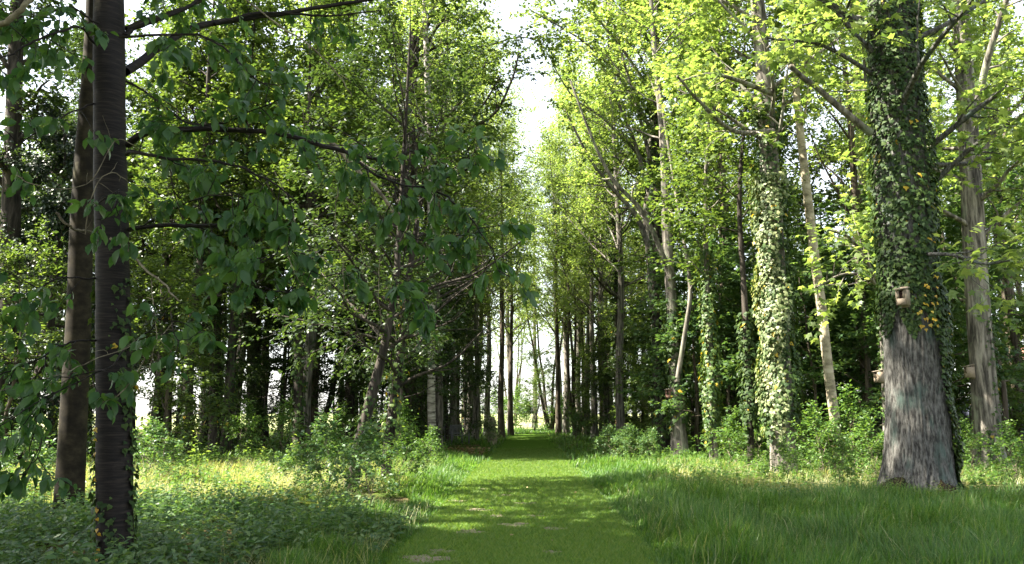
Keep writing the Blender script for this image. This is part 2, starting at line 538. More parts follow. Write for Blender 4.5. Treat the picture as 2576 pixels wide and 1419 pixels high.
def ivy_on(rng, acc, line, rad, t0, t1, dens, size, thick=.10, mask=None, T=IVY):
    """ivy leaves shingled round a trunk line"""
    seg = np.linalg.norm(np.diff(line, axis=0), axis=1).sum()
    rm = float(np.mean(rad))
    n = int(dens * (t1 - t0) * seg * 2 * math.pi * (rm + thick * .6))
    t = rng.uniform(t0, t1, n)
    a = rng.uniform(0, 2 * math.pi, n)
    tt = np.linspace(0, 1, len(line))
    c = np.stack([np.interp(t, tt, line[:, k]) for k in range(3)], -1)
    r = np.interp(t, np.linspace(0, 1, len(rad)), rad)
    out = np.stack([np.cos(a), np.sin(a), np.zeros(n)], -1)
    bulge = thick * (.35 + .65 * (np.sin(t * seg * 2.1 + 2 * np.sin(a * 2)) * .5 + .5)) * rng.uniform(.15, 1.0, n) ** .7
    P = c + out * (r + .01 + bulge)[:, None]
    tang = np.stack([-np.sin(a), np.cos(a), np.zeros(n)], -1)
    Y = np.array([0, 0, -1.]) + out * rng.uniform(.0, .7, (n, 1)) + tang * rng.normal(0, .55, (n, 1))
    Nn = out + np.array([0, 0, .35]) + rng.normal(0, .33, (n, 3))
    S = size * rng.uniform(.38, 1.35, n)
    if mask is not None:
        k = mask(t, a, P)
        P, Y, Nn, S = P[k], Y[k], Nn[k], S[k]
    acc.leaves(T, P, Y, Nn, S)
    # hanging shoots that break the outline
    return acc


def children(o): return [c for c in bpy.data.objects if c.parent == o]


def dup(root, kids, loc, rz=0, s=1.0, sz=None, label=None, group=None, cat=None):
    r = root.copy(); C.objects.link(r)
    r.location = tuple(float(v) for v in loc); r.rotation_euler = (0, 0, rz); r.scale = (s, s, sz or s)
    for k in kids:
        c = k.copy(); C.objects.link(c); c.parent = r
    if label: r['label'] = label
    if group: r['group'] = group
    if cat: r['category'] = cat
    return r


# ---- kinds of wood tree, each built once round the origin
def kind_tree(name, seed, H, r0, n, t0, length, elev, leaf, size, nl, bark, T=KITE, twl=.7, nsub=6, ntw=4, ivy=None, up=.04, flat=.5, lean=(0, 0), stems=1, droop=.15, top=.12, subf=.45):
    rng = np.random.default_rng(seed)
    root = bpy.data.objects.new(name, None); root.empty_display_size = .3
    wood, tw, lf = Acc(), Twigs(), Acc()
    first = None
    for s in range(stems):
        if stems > 1:
            a = s * 6.283 / stems + rng.normal(0, .3)
            ln = (math.cos(a) * H * .13 * rng.uniform(.6, 1.3), math.sin(a) * H * .13 * rng.uniform(.6, 1.3))
            base = (math.cos(a) * r0 * .7, math.sin(a) * r0 * .7, -.1)
        else:
            ln, base = lean, (0, 0, -.1)
        tr = smooth_line(trunk_line(rng, base, H * rng.uniform(.9, 1.05), ln, 9, .07 if stems == 1 else .12), 22)
        rd = taper(r0, 22, top)
        if first is None: first = (tr, rd)
        wood.tube(tr, rd, 10)
        grow(rng, wood, tw, tr, rd, n, t0, .99, length, elev, up=up, nsub=nsub, ntw=ntw, twl=twl, flat=flat, subf=subf)
    leafed(rng, lf, T, tw.arr(), nl, size, droop)
    kids = [wood.build('trunk', M[bark]), lf.build('crown', M[leaf], smooth=False)]
    if ivy:
        iv = Acc()
        ivy_on(rng, iv, first[0], first[1], ivy[0], ivy[1], ivy[2], ivy[3], ivy[4])
        kids.append(iv.build('ivy', M['leaf_ivy'], smooth=False))
    KINDS[name] = (root, kids)
    return root, kids


KINDS = {}
_proto_used = set()


def place(kind, loc, rz, s, sz, label, group=None, cat='tree', name='woodland_tree'):
    root, kids = KINDS[kind]
    if kind not in _proto_used:
        _proto_used.add(kind)
        C.objects.link(root)
        for k in kids: k.parent = root
        root.location = tuple(float(v) for v in loc); root.rotation_euler = (0, 0, rz); root.scale = (s, s, sz)
        root.name = name
        tag(root, label, cat, group)
        return root
    r = dup(root, kids, loc, rz, s, sz, label, group, cat)
    r.name = name
    if not group and 'group' in r: del r['group']
    return r


up_el = lambda a, b: (lambda t: a + (b - a) * t)
# tall slim avenue trees: bare lower trunk, ascending limbs
kind_tree('slim_a', 1, 21, .19, 26, .32, lambda t: 4.2 - 2.6 * t, up_el(.35, .95), 'leaf_bright', .15, 9, 'bark_brown', up=.10, nsub=6, ntw=5)
kind_tree('slim_b', 2, 23, .24, 28, .36, lambda t: 4.6 - 2.8 * t, up_el(.5, 1.0), 'leaf_bright', .15, 9, 'bark_grey', up=.10, nsub=6, ntw=5)
kind_tree('stems', 3, 20, .13, 11, .35, lambda t: 3.2 - 1.8 * t, up_el(.5, 1.0), 'leaf_bright', .15, 9, 'bark_brown', stems=4, up=.10, nsub=5, ntw=5)
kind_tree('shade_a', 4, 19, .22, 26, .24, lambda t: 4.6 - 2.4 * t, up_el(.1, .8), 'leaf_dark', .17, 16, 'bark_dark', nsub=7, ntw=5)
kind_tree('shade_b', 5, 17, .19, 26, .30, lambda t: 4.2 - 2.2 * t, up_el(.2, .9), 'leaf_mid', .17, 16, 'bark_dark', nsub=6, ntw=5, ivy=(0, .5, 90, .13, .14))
kind_tree('ivied', 6, 20, .24, 22, .34, lambda t: 4.2 - 2.4 * t, up_el(.2, .9), 'leaf_mid', .17, 16, 'bark_dark', nsub=6, ntw=5, ivy=(.02, .7, 80, .14, .22))
kind_tree('under_a', 7, 7.5, .09, 20, .20, lambda t: 2.9 - 1.7 * t, up_el(.05, .5), 'leaf_dark', .13, 14, 'bark_dark', nsub=6, ntw=4, twl=.55, flat=.25, up=.0)
kind_tree('under_b', 8, 6.0, .07, 18, .12, lambda t: 2.6 - 1.5 * t, up_el(.1, .6), 'leaf_mid', .12, 14, 'bark_brown', nsub=6, ntw=4, twl=.5, flat=.3, up=.0)
kind_tree('maple_a', 9, 8.5, .09, 20, .22, lambda t: 3.0 - 1.7 * t, up_el(.0, .5), 'leaf_maple', .155, 9, 'bark_brown', T=MAPLE, nsub=6, ntw=4, twl=.55, flat=.2, up=-.01, droop=.12)
kind_tree('maple_b', 10, 6.5, .07, 17, .16, lambda t: 2.8 - 1.6 * t, up_el(.0, .5), 'leaf_maple', .15, 9, 'bark_brown', T=MAPLE, nsub=6, ntw=4, twl=.5, flat=.2, up=-.01, droop=.12)
kind_tree('bush', 12, 2.0, .02, 11, .02, lambda t: 1.75 - 1.3 * t, up_el(.4, 1.25), 'weed', .12, 7, 'bark_twig', T=OVAL, nsub=5, ntw=3, twl=.35, stems=1)
kind_tree('bush_dark', 13, 1.8, .02, 11, .02, lambda t: 1.8 - 1.3 * t, up_el(.3, 1.15), 'weed_dark', .13, 7, 'bark_twig', T=OVAL, nsub=5, ntw=3, twl=.35, stems=1)
kind_tree('yew', 14, 8, .15, 40, .08, lambda t: 3.0 - 2.2 * t, up_el(-.1, .3), 'leaf_yew', .11, 22, 'bark_dark', nsub=7, ntw=4, twl=.5, flat=.25, up=-.01, droop=.3)

kind_tree('arch', 21, 25, .24, 30, .27, lambda t: 6.6 - 3.4 * t, up_el(.3, .95), 'leaf_bright', .15, 11, 'bark_grey', up=.07, nsub=7, ntw=5)
# ------------------------------------------------------------------ the trees one can tell apart
GR = 'trees of the wood beside the path'


def hero(name, px, halfw, label, bark, H, y=None, crown=None, ivy=(), branches=(), sides=14, nref=40, flare=0.0, cat='tree', extra=None, seed=0, top_r=None):
    """a tree whose trunk follows the photo: px = line of trunk centre from the base up, halfw = half widths in px"""
    rng = np.random.default_rng(100 + seed)
    base = gnd(*px[0]) if y is None else at(px[0][0], px[0][1], y)
    yy = base[1]
    L = line_at(px, yy)
    L[0][2] = -.08
    rad = np.array(halfw) * yy / F_PX
    # carry the trunk on above the picture
    while L[-1][2] < H - .5:
        d = unit(unit(L[-1] - L[-2]) + np.array([0, 0, .25]) + rng.normal(0, .05, 3))
        st = min(3.0, H - L[-1][2])
        L = np.vstack([L, L[-1] + d * st])
        rad = np.append(rad, max(rad[-1] * (1 - st / (H - L[-2][2] + 1.5)), .02))
    seg = np.concatenate([[0], np.cumsum(np.linalg.norm(np.diff(L, axis=0), axis=1))])
    line = smooth_line(L, nref)
    cum = np.concatenate([[0], np.cumsum(np.linalg.norm(np.diff(line, axis=0), axis=1))])
    r = np.interp(cum * seg[-1] / cum[-1], seg, rad)
    if flare: r = r * (1 + flare * np.exp(-cum / .45))
    root = thing(name, (base[0], base[1], 0), label, cat)
    org = np.array([base[0], base[1], 0])
    wood, tw, lf = Acc(), Twigs(), Acc()
    if extra: extra(wood, line, r)
    else: wood.tube(line, r, sides)
    if crown:
        c = dict(crown)
        leaf, size, nl, T = c.pop('leaf'), c.pop('size'), c.pop('nl'), c.pop('T', KITE)
        keep = c.pop('keep', None)
        br = Acc()
        grow(rng, br, tw, line, r, **c)
    root['_'] = 0; del root['_']
    for bpx, by, r0, r1, *o in branches:
        bl = smooth_line(line_at(bpx, by), 14)
        bl[:] += np.cumsum(rng.normal(0, .012, bl.shape), axis=0) * np.linspace(0, 1, 14)[:, None]
        rr = np.linspace(r0, r1, 14)
        b_ = Acc(); b_.tube(bl, rr, 7)
        opt = o[0] if o else {}
        if opt.get('twigs', True) and crown:
            sub_twigs(rng, b_, tw, bl, rr, opt.get('nsub', 7), opt.get('ntw', 3), .55, opt.get('sub', 1.2), .4)
        b_.build('branch', M[opt.get('bark', bark)], root, origin=org)
    wood.build('trunk', M[bark], root, origin=org)
    if crown:
        br.build('limbs', M[bark], root, origin=org)
        leafed(rng, lf, T, tw.arr(), nl, size, keep=keep)
        lf.build('crown', M[leaf], root, smooth=False, origin=org)
    for (t0, t1, dens, size, thick, mat, mask) in ivy:
        iv = Acc()
        ivy_on(rng, iv, line, r, t0 * seg_frac(line, H), t1 * seg_frac(line, H), dens, size, thick, mask)
        iv.build('ivy', M[mat], root, smooth=False, origin=org)
    return root, line, r


def seg_frac(line, H): return 1.0


def zfrac(line, z):
    """fraction along the trunk where it reaches height z"""
    return float(np.interp(z, line[:, 2], np.linspace(0, 1, len(line))))


el_up = up_el(.25, .9)
# big ivy-clad tree on the right: furrowed bark, flared foot
def furrowed(acc, line, r):
    n, k = 240, 220
    ln = smooth_line(line, n)
    rr = np.interp(np.linspace(0, 1, n), np.linspace(0, 1, len(r)), r)
    z = ln[:, 2]
    g = np.random.default_rng(5)
    a = np.arange(k) * 2 * math.pi / k
    ridge = np.zeros((n, k))
    for f, amp in ((23, .012), (37, .014), (52, .010), (71, .007)):
        ph = g.uniform(0, 6.28)
        ridge += amp * np.abs(np.sin(f * .5 * a[None] + ph + 1.1 * np.sin(z[:, None] * (1.1 + f * .03) + a[None] * 2) + .5 * np.sin(z[:, None] * 3.1 + a[None] * 5)))
    root = .17 * np.exp(-np.clip(z, 0, 9)[:, None] / .38) * (np.sin(a * 5 + .8) * .5 + .5)[None]
    bow = .03 * np.sin(a * 3 + 1)[None]
    rad = rr[:, None] + ridge * 1.4 - .025 + .75 * root + bow + g.normal(0, .0025, (n, k))
    v = np.stack([ln[:, None, 0] + rad * np.cos(a), ln[:, None, 1] + rad * np.sin(a), np.repeat(z[:, None], k, 1)], -1)
    i = np.arange(n - 1)[:, None] * k; j = np.arange(k)[None]; j2 = (j + 1) % k
    acc.add(v, np.stack([i + j, i + j2, i + k + j2, i + k + j], -1))


def big_mask(t, a, P):
    z = P[:, 2]
    ax = np.cos(a)                                 # +1 = right side, -1 = left side
    front = -np.sin(a)                             # +1 = towards the path's start
    lim = 3.15 - .9 * np.clip(ax, 0, 1) - 1.9 * np.clip((ax - .35) / .5, 0, 1) + .25 * np.sin(a * 7) + .5 * np.clip(-front, 0, 1)
    bare = (np.sin(z * 5 + a * 9) > .93)
    return (z > lim) & ~bare


MAPLE_CROWN = dict(rscale=.14, leaf='leaf_bright', size=.16, nl=8, T=MAPLE, n=22, t0=.36, t1=.98, length=lambda t: 5.0 - 2.6 * t, elev=up_el(.1, .8), nsub=6, ntw=4, twl=.6, flat=.3)
big, big_line, big_r = hero('oak_tree', [(2314, 1250), (2313, 1228), (2312, 1195), (2311, 1130), (2306, 1000), (2298, 850), (2286, 700), (2272, 500), (2255, 250), (2243, 0)],
     [87, 82, 76, 71, 66, 65, 63, 61, 58, 54], 'massive grey furrowed trunk with a flared foot and a thick ivy coat, right foreground', 'bark_oak', 17,
     crown=MAPLE_CROWN, extra=furrowed, seed=1,
     ivy=[(0.05, .75, 680, .092, .17, 'leaf_ivy', big_mask)],
     branches=[([(2190, 335), (2120, 275), (2050, 215), (1992, 168)], [15, 14.6, 14.3, 14], .075, .045, {'twigs': False, 'bark': 'bark_grey'}),
               ([(2190, 75), (2130, 35), (2060, -10), (1990, -60)], [15, 14.6, 14.2, 14], .09, .05),
               ([(2200, 190), (2120, 140), (2040, 105), (1930, 90)], [15, 14.5, 14, 13.6], .05, .02),
               ([(2345, 365), (2430, 295), (2510, 238), (2600, 180)], [15, 14.4, 14, 13.6], .06, .03),
               ([(2355, 455), (2430, 385), (2500, 335), (2620, 262)], [15, 14.6, 14.2, 14], .05, .03),
               ([(2330, 640), (2400, 640), (2470, 660), (2540, 655)], [14.6, 13.8, 13.2, 12.8], .04, .015, {'sub': 1.5, 'nsub': 9})])
# yellowed ivy leaves on the face of the big tree, and the mossy roots at its foot
g_ = np.random.default_rng(3)
iv = Acc()
def ymask(t, a, P):
    return (-np.sin(a) > .35) & (np.abs(np.cos(a) - .12 * np.sin(P[:, 2] * 1.7) - .1) < .28) & (P[:, 2] > 3.0) & (np.sin(P[:, 2] * 2.3 + 1) > -.35) & (P[:, 2] < 6.6)
ivy_on(g_, iv, big_line, big_r + .09, .1, .5, 34, .088, .12, ymask)
iv.build('ivy', M['leaf_yellow'], big, smooth=False, origin=big.location)['label'] = 'yellowed ivy leaves'
for (bx, by, sx, sz, cnt) in ((2238, 1256, .42, .40, 0), (2390, 1258, .36, .38, 1)):
    c = gnd(bx, by)
    A = Acc()
    nu, nv = 24, 14
    u = np.linspace(0, 2 * math.pi, nu, endpoint=False); vv = np.linspace(0, 1, nv)
    rr = np.sqrt(1 - .97 * vv[:, None]) * (1 - .25 * vv[:, None]) * (1 + .22 * np.sin(u * 3 + cnt)[None] + .16 * np.sin(u * 7 + vv[:, None] * 9)) + g_.normal(0, .035, (nv, nu))
    v = np.stack([c[0] + (.20 if cnt == 0 else -.16) * vv[:, None] + sx * rr * np.cos(u), c[1] - .02 + .28 * rr * np.sin(u), np.repeat((vv * sz - .02)[:, None], nu, 1)], -1)
    i = np.arange(nv - 1)[:, None] * nu; j = np.arange(nu)[None]; j2 = (j + 1) % nu
    A.add(v, np.stack([i + j, i + j2, i + nu + j2, i + nu + j], -1))
    A.build('root', M['moss'], big, origin=big.location)['label'] = 'mossy brown root swelling'

# ivy column: sunlight painted in by paler leaves on its left side
def full(lo, hi=99, seed=0.0):
    return lambda t, a, P: (P[:, 2] > lo + .35 * np.sin(a * 3 + seed)) & (P[:, 2] < hi)
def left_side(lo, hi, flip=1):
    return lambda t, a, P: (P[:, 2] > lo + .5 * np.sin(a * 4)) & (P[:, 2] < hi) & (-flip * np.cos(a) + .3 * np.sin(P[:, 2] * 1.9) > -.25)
BR = dict(rscale=.26, leaf='leaf_bright', size=.15, nl=13, n=24, t0=.34, t1=.99, length=lambda t: 4.4 - 2.4 * t, elev=el_up, nsub=6, ntw=4, twl=.65, flat=.35)
hero('ivied_tree', [(1972, 1190), (1968, 1100), (1962, 950), (1955, 800), (1948, 650), (1938, 450), (1922, 200), (1905, 0)],
     [33, 30, 28, 27, 26, 24, 21, 18], 'tall trunk wholly wrapped in pale sunlit ivy, left of the slender tan trunk', 'bark_grey', 19, crown=dict(BR, T=MAPLE, nl=8, t0=.42), seed=2,
     ivy=[(.02, .56, 340, .105, .34, 'leaf_ivy_sunlit', left_side(1.3, 11)), (.02, .64, 190, .11, .30, 'leaf_ivy', full(1.1, 12))],
     branches=[([(1940, 235), (1860, 205), (1780, 185), (1700, 205)], [20, 19, 18.3, 18], .07, .02), ([(1945, 330), (1850, 330), (1770, 260), (1710, 190)], [20, 19, 18, 17.6], .07, .03)])
hero('smooth_tree', [(2112, 1185), (2103, 1080), (2090, 980), (2078, 880), (2065, 760), (2050, 650), (2030, 480), (2012, 320), (1998, 150)],
     [14, 12.5, 12, 12, 12, 11.5, 11, 10, 9], 'slender smooth tan trunk leaning left beside the massive ivy-clad tree', 'bark_tan', 16, crown=dict(BR, n=13, T=MAPLE, nl=7, t0=.58, length=lambda t: 3.6 - 2 * t), seed=3,
     ivy=[(0, .12, 90, .09, .07, 'leaf_ivy', full(.2, 1.1))])
hero('grey_tree', [(2492, 1178), (2484, 1100), (2474, 950), (2462, 800), (2450, 600), (2440, 400), (2424, 150), (2415, 0)],
     [36, 32, 29, 28, 27, 25, 22, 20], 'straight pale grey trunk with its left side in full sun, at the right edge', 'bark_grey', 18, crown=dict(BR, T=MAPLE, nl=8), seed=4, flare=.25,
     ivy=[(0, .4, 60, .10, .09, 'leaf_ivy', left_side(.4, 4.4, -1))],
     branches=[([(2462, 250), (2490, 130), (2530, 20), (2560, -80)], [18.5, 18, 17.5, 17], .09, .05)])
# the twin trunks right of the path, limbs fanning to the left
hero('tall_tree', [(1668, 1130), (1662, 1000), (1655, 880), (1645, 760), (1636, 640), (1628, 560), (1634, 440), (1640, 300), (1650, 150), (1656, 0)],
     [17, 15, 14, 12, 11.5, 11, 9, 8, 7, 6], 'tall grey trunk with long limbs fanning left, nearer the path of a close pair', 'bark_grey', 27, crown=dict(BR, size=.17, n=26, t0=.45, length=lambda t: 5.5 - 3 * t), seed=5,
     ivy=[(.03, .3, 120, .14, .18, 'leaf_ivy', full(.9, 5.2))],
     branches=[([(1631, 620), (1600, 540), (1550, 480), (1490, 400), (1425, 270)], [33.6, 33.2, 32.8, 32, 31.5], .13, .04),
               ([(1641, 330), (1560, 200), (1460, 100), (1330, 20)], [33.5, 33, 32, 31], .09, .02, {'sub': 2.6, 'nsub': 16, 'ntw': 7}),
               ([(1645, 240), (1540, 90), (1440, -10), (1330, -60)], [33.5, 33, 32, 31], .08, .02, {'sub': 2.6, 'nsub': 16, 'ntw': 7}),
               ([(1635, 420), (1520, 300), (1440, 240), (1370, 120)], [33.5, 33, 32.5, 32], .07, .02, {'sub': 2.2, 'nsub': 13, 'ntw': 6}),
               ([(1632, 480), (1590, 340), (1545, 240), (1505, 140)], [33, 32.5, 32, 31], .10, .03),
               ([(1635, 400), (1600, 260), (1560, 120), (1530, 10)], [33, 33, 33, 33], .09, .03)])
hero('tall_tree', [(1710, 1152), (1708, 1100), (1703, 1000), (1695, 850), (1685, 700), (1676, 560), (1672, 440), (1664, 300), (1652, 180), (1640, 40)],
     [22, 19, 18, 15, 13, 12, 10, 9, 8, 6], 'stout trunk with a grey fissured foot and broad ivy belt, outer of a close pair', 'bark_grey', 25, crown=dict(BR, size=.17, n=26, t0=.42, length=lambda t: 5 - 2.6 * t), seed=6, flare=.2,
     ivy=[(.03, .3, 150, .14, .2, 'leaf_ivy', full(1.15, 5.0))],
     branches=[([(1686, 690), (1620, 540), (1540, 450), (1480, 330), (1430, 200)], [26.8, 26.4, 26, 25.6, 25.2], .10, .03),
               ([(1703, 960), (1726, 820), (1736, 740), (1728, 660), (1712, 560), (1692, 450), (1674, 330), (1650, 200)], [26.7, 26.4, 26.3, 26.3, 26.3, 26.3, 26.3, 26.3], .085, .04, {'nsub': 5})])
hero('small_tree', [(1796, 1165), (1793, 1080), (1788, 960), (1784, 820), (1778, 700)], [11, 10, 9, 8, 7], 'thin trunk hidden in yellowing ivy above a bare grey foot, right of the pair', 'bark_grey', 13,
     crown=dict(BR, n=16, t0=.4, leaf='leaf_mid', length=lambda t: 3 - 1.6 * t), seed=7, ivy=[(.02, .62, 230, .12, .26, 'leaf_ivy_yellow', full(.75, 8))])
hero('small_tree', [(1890, 1180), (1888, 1090), (1884, 980), (1878, 860), (1870, 700), (1860, 500)], [9, 8, 8, 8, 7, 6], 'thin dark bare-footed trunk with scruffy ivy left of the sunlit ivy column', 'bark_dark', 13,
     crown=dict(BR, n=16, t0=.45, leaf='leaf_mid', length=lambda t: 2.8 - 1.5 * t), seed=8, ivy=[(.02, .5, 170, .12, .22, 'leaf_ivy', full(1.1, 6))])
hero('dark_ivied_tree', [(2195, 1100), (2190, 1000), (2186, 850), (2180, 700), (2172, 500), (2160, 250), (2150, 0)], [13, 12, 12, 12, 11, 10, 9], 'black ivy-choked trunk just left behind the massive furrowed tree', 'bark_dark', 20,
     crown=dict(BR, n=20, leaf='leaf_mid'), seed=9, ivy=[(.0, .7, 120, .13, .2, 'leaf_ivy', full(.5, 12))])
side_tree, side_line, side_r = hero('brown_tree', [(2238, 1180), (2236, 1050), (2232, 950), (2226, 800), (2216, 650), (2204, 450), (2180, 150), (2165, -50)], [16, 15, 14.5, 14, 13, 12, 10, 9],
     'brown trunk with scattered yellow ivy close behind the left side of the massive furrowed tree', 'bark_grey', 17, crown=dict(BR, n=12, T=MAPLE, nl=7, t0=.6), seed=10,
     ivy=[(.04, .5, 70, .10, .1, 'leaf_ivy_yellow', full(1.6, 7))],
     branches=[([(2222, 735), (2180, 660), (2140, 600), (2090, 580)], [17.6, 17.2, 17, 16.6], .05, .02), ([(2226, 770), (2190, 700), (2120, 690), (2050, 720)], [17.6, 17, 16.6, 16], .04, .015, {'sub': 1.4, 'nsub': 9})])

# left side
MID = dict(leaf='leaf_mid', size=.15, nl=13, n=22, t0=.34, t1=.99, length=lambda t: 3.8 - 2 * t, elev=up_el(.15, .8), nsub=6, ntw=4, twl=.6, flat=.3)
hero('olive_tree', [(172, 1292), (180, 1150), (190, 950), (199, 780), (204, 600), (212, 420), (222, 250), (228, 100), (232, -50)], [35, 33, 31, 29.5, 28, 26, 21, 16, 14],
     'smooth olive-brown trunk just left of the dark lined trunk, foreground', 'bark_olive', 19, crown=dict(MID, leaf='leaf_dark', t0=.52, n=24, length=lambda t: 3.6 - 1.6 * t), seed=11, sides=20)
hero('leaning_tree', [(884, 1240), (897, 1150), (918, 1060), (942, 970), (965, 880), (985, 780), (1000, 660)], [17, 15, 14, 13, 11, 9, 8],
     'dark trunk leaning right with leafy low boughs, beside the sunny clearing', 'bark_dark', 9.5, crown=dict(MID, n=32, t0=.27, size=.115, T=OVAL, nl=11, keep=lambda P: ((P[:, 0] < -1.75) | (P[:, 2] > 5.2)) & ((np.abs(P[:, 0] - at(1034, 400, 15.5)[0]) > .28) | (P[:, 2] < 5)), length=lambda t: 3.0 + .8 * t - 2.2 * t * t, leaf='leaf_dark'), seed=12,
     ivy=[(0, .4, 60, .08, .06, 'leaf_ivy', full(.1, 3.4))])
hero('leaning_tree', [(970, 1228), (974, 1150), (986, 1050), (1000, 950), (1015, 830), (1028, 700)], [13, 13, 13, 12, 10, 8],
     'short ivy-hung trunk nearly upright, right of the leaning dark trunk', 'bark_dark', 7.8, crown=dict(MID, n=30, t0=.25, size=.115, T=OVAL, nl=11, keep=lambda P: ((P[:, 0] < -1.75) | (P[:, 2] > 4.6)) & ((np.abs(P[:, 0] - at(1034, 400, 15.5)[0]) > .28) | (P[:, 2] < 5)), length=lambda t: 2.2 + 2.2 * t - 2.8 * t * t, leaf='leaf_dark'), seed=13,
     ivy=[(.05, .7, 150, .09, .12, 'leaf_ivy_yellow', full(.9, 5))])
hero('dark_tree', [(1035, 1142), (1036, 1050), (1036, 900), (1034, 700), (1030, 550), (1030, 380), (1035, 240), (1042, 140)], [28, 25, 23, 21, 19, 17, 15, 13],
     'tall dark trunk forking high against the bright leaves, left of the white birch', 'bark_dark', 21, crown=dict(MID, n=20, t0=.32, size=.15, nl=12, leaf='leaf_mid', keep=lambda P: (P[:, 1] > 30) | (np.abs(P[:, 0] - at(1034, 400, 29)[0]) > .5), length=lambda t: 4.0 - 1.6 * t), seed=14,
     ivy=[(.03, .5, 110, .13, .18, 'leaf_ivy', full(.8, 8))],
     branches=[([(1050, 105), (1075, 60), (1105, 15), (1150, -60)], [30] * 4, .15, .09),
               ([(1080, 400), (1110, 310), (1160, 250), (1220, 150)], [30, 29.5, 29, 28.6], .09, .03),
               ([(1085, 420), (1160, 330), (1210, 270), (1260, 190)], [30, 29.5, 29, 28.6], .08, .03, {'sub': 1.7, 'nsub': 10, 'ntw': 5}),
               ([(1095, 440), (1150, 340), (1240, 290), (1285, 200), (1300, 130)], [30, 29.5, 29, 28.6, 28.4], .08, .03, {'sub': 1.9, 'nsub': 12, 'ntw': 5}),
               ([(1045, 150), (1120, 110), (1210, 120), (1300, 95), (1370, 110)], [30, 30, 29.6, 29.2, 29], .06, .015, {'sub': 2.0, 'nsub': 14, 'ntw': 6})])
hero('birch_tree', [(1089, 1146), (1086, 1050), (1085, 950), (1086, 800), (1086, 650), (1082, 480), (1078, 300), (1072, 120), (1068, 0)], [12, 10.5, 10, 9.5, 9, 8.5, 8, 7, 6],
     'slim white-barked birch trunk standing alone left of the path', 'bark_birch', 24, crown=dict(BR, n=28, t0=.42, size=.15, nl=15, length=lambda t: 4.6 - 2.2 * t), seed=15,
     ivy=[(0, .08, 110, .09, .07, 'leaf_ivy', full(.05, 1.4))])
hero('edge_tree', [(10, 1175), (14, 1090), (16, 950), (20, 800), (26, 600), (34, 300), (44, 0)], [34, 29, 27, 26, 24, 20, 17], 'rough brown trunk cut by the left edge of the photo', 'bark_dark', 15, crown=dict(MID, leaf='leaf_dark', n=14, t0=.5, length=lambda t: 2.8 - 1.5 * t), seed=16)
hero('dark_ivied_tree', [(540, 1142), (540, 1050), (541, 900), (540, 750), (536, 600), (530, 400)], [17, 15, 15, 15, 14, 12], 'dark trunk sleeved in ivy at the back of the sunny clearing', 'bark_dark', 18, crown=dict(MID, leaf='leaf_dark', n=24, size=.17), seed=17,
     ivy=[(.02, .6, 110, .14, .18, 'leaf_ivy', full(1.2, 11))])
hero('dark_tree', [(641, 1122), (640, 1000), (638, 850), (632, 700), (622, 500)], [23, 19, 17, 15, 12], 'thick black trunk in the shaded wood behind the sunny clearing', 'bark_dark', 19, crown=dict(MID, leaf='leaf_dark', n=26, size=.17), seed=18)
hero('crooked_tree', [(878, 1130), (880, 1000), (884, 850), (886, 700), (872, 560), (862, 420)], [12, 12, 11, 11, 10, 8], 'crooked dark trunk with a thick bough bending left, behind the leaning dark trunk', 'bark_dark', 17, crown=dict(MID, leaf='leaf_dark', n=20, size=.16), seed=19,
     branches=[([(872, 590), (820, 555), (760, 520), (710, 510), (705, 470), (695, 430)], [30, 29.6, 29.2, 28.8, 28.6, 28.5], .13, .05)])
hero('dark_tree', [(800, 1120), (815, 1060), (832, 1000), (848, 920), (858, 850), (866, 700)], [7, 7, 7, 6, 6, 5], 'thin dark trunk leaning right in the shaded wood left of the crooked bough', 'bark_dark', 15, crown=dict(MID, leaf='leaf_dark', n=18, size=.16), seed=20)

# ---- the cherry in the left foreground
rng = np.random.default_rng(77)
CY = 7.6
cpx = [(292, 1640), (291, 1400), (288, 1200), (286, 1000), (285, 800), (282, 600), (277, 400), (275, 200), (274, 0), (272, -250)]
chw = [46, 43, 42, 41.5, 41, 40.5, 40, 39.5, 39, 37]
cl = line_at(cpx, CY)
zb = cl[0]; cl[0] = zb + (cl[1] - zb) * 0
base = np.array([cl[0][0], CY, 0.0])
f = (cl[:, 2] > .02)
cl = np.vstack([[base[0], base[1], -.1], cl[f]])
cr = np.array([47] + list(np.array(chw)[f])) * CY / F_PX
while cl[-1][2] < 15:
    cl = np.vstack([cl, cl[-1] + np.array([.05, .1, 1.5])]); cr = np.append(cr, cr[-1] * .8)
cherry = thing('cherry_tree', base, 'dark trunk with banded bark and sparse ivy, its drooping leafy branches reaching across the foreground', 'tree')
A = Acc(); cline = smooth_line(cl, 80); crr = np.interp(np.linspace(0, 1, 80), np.linspace(0, 1, len(cr)), cr)
crr = crr * (1 + .012 * np.sin(np.arange(80) * 1.9) + .018 * np.sin(np.arange(80) * .7))
A.tube(cline, crr, 26); A.build('trunk', M['bark_cherry'], cherry, origin=base)
tw = Twigs(); sprigs = Twigs()


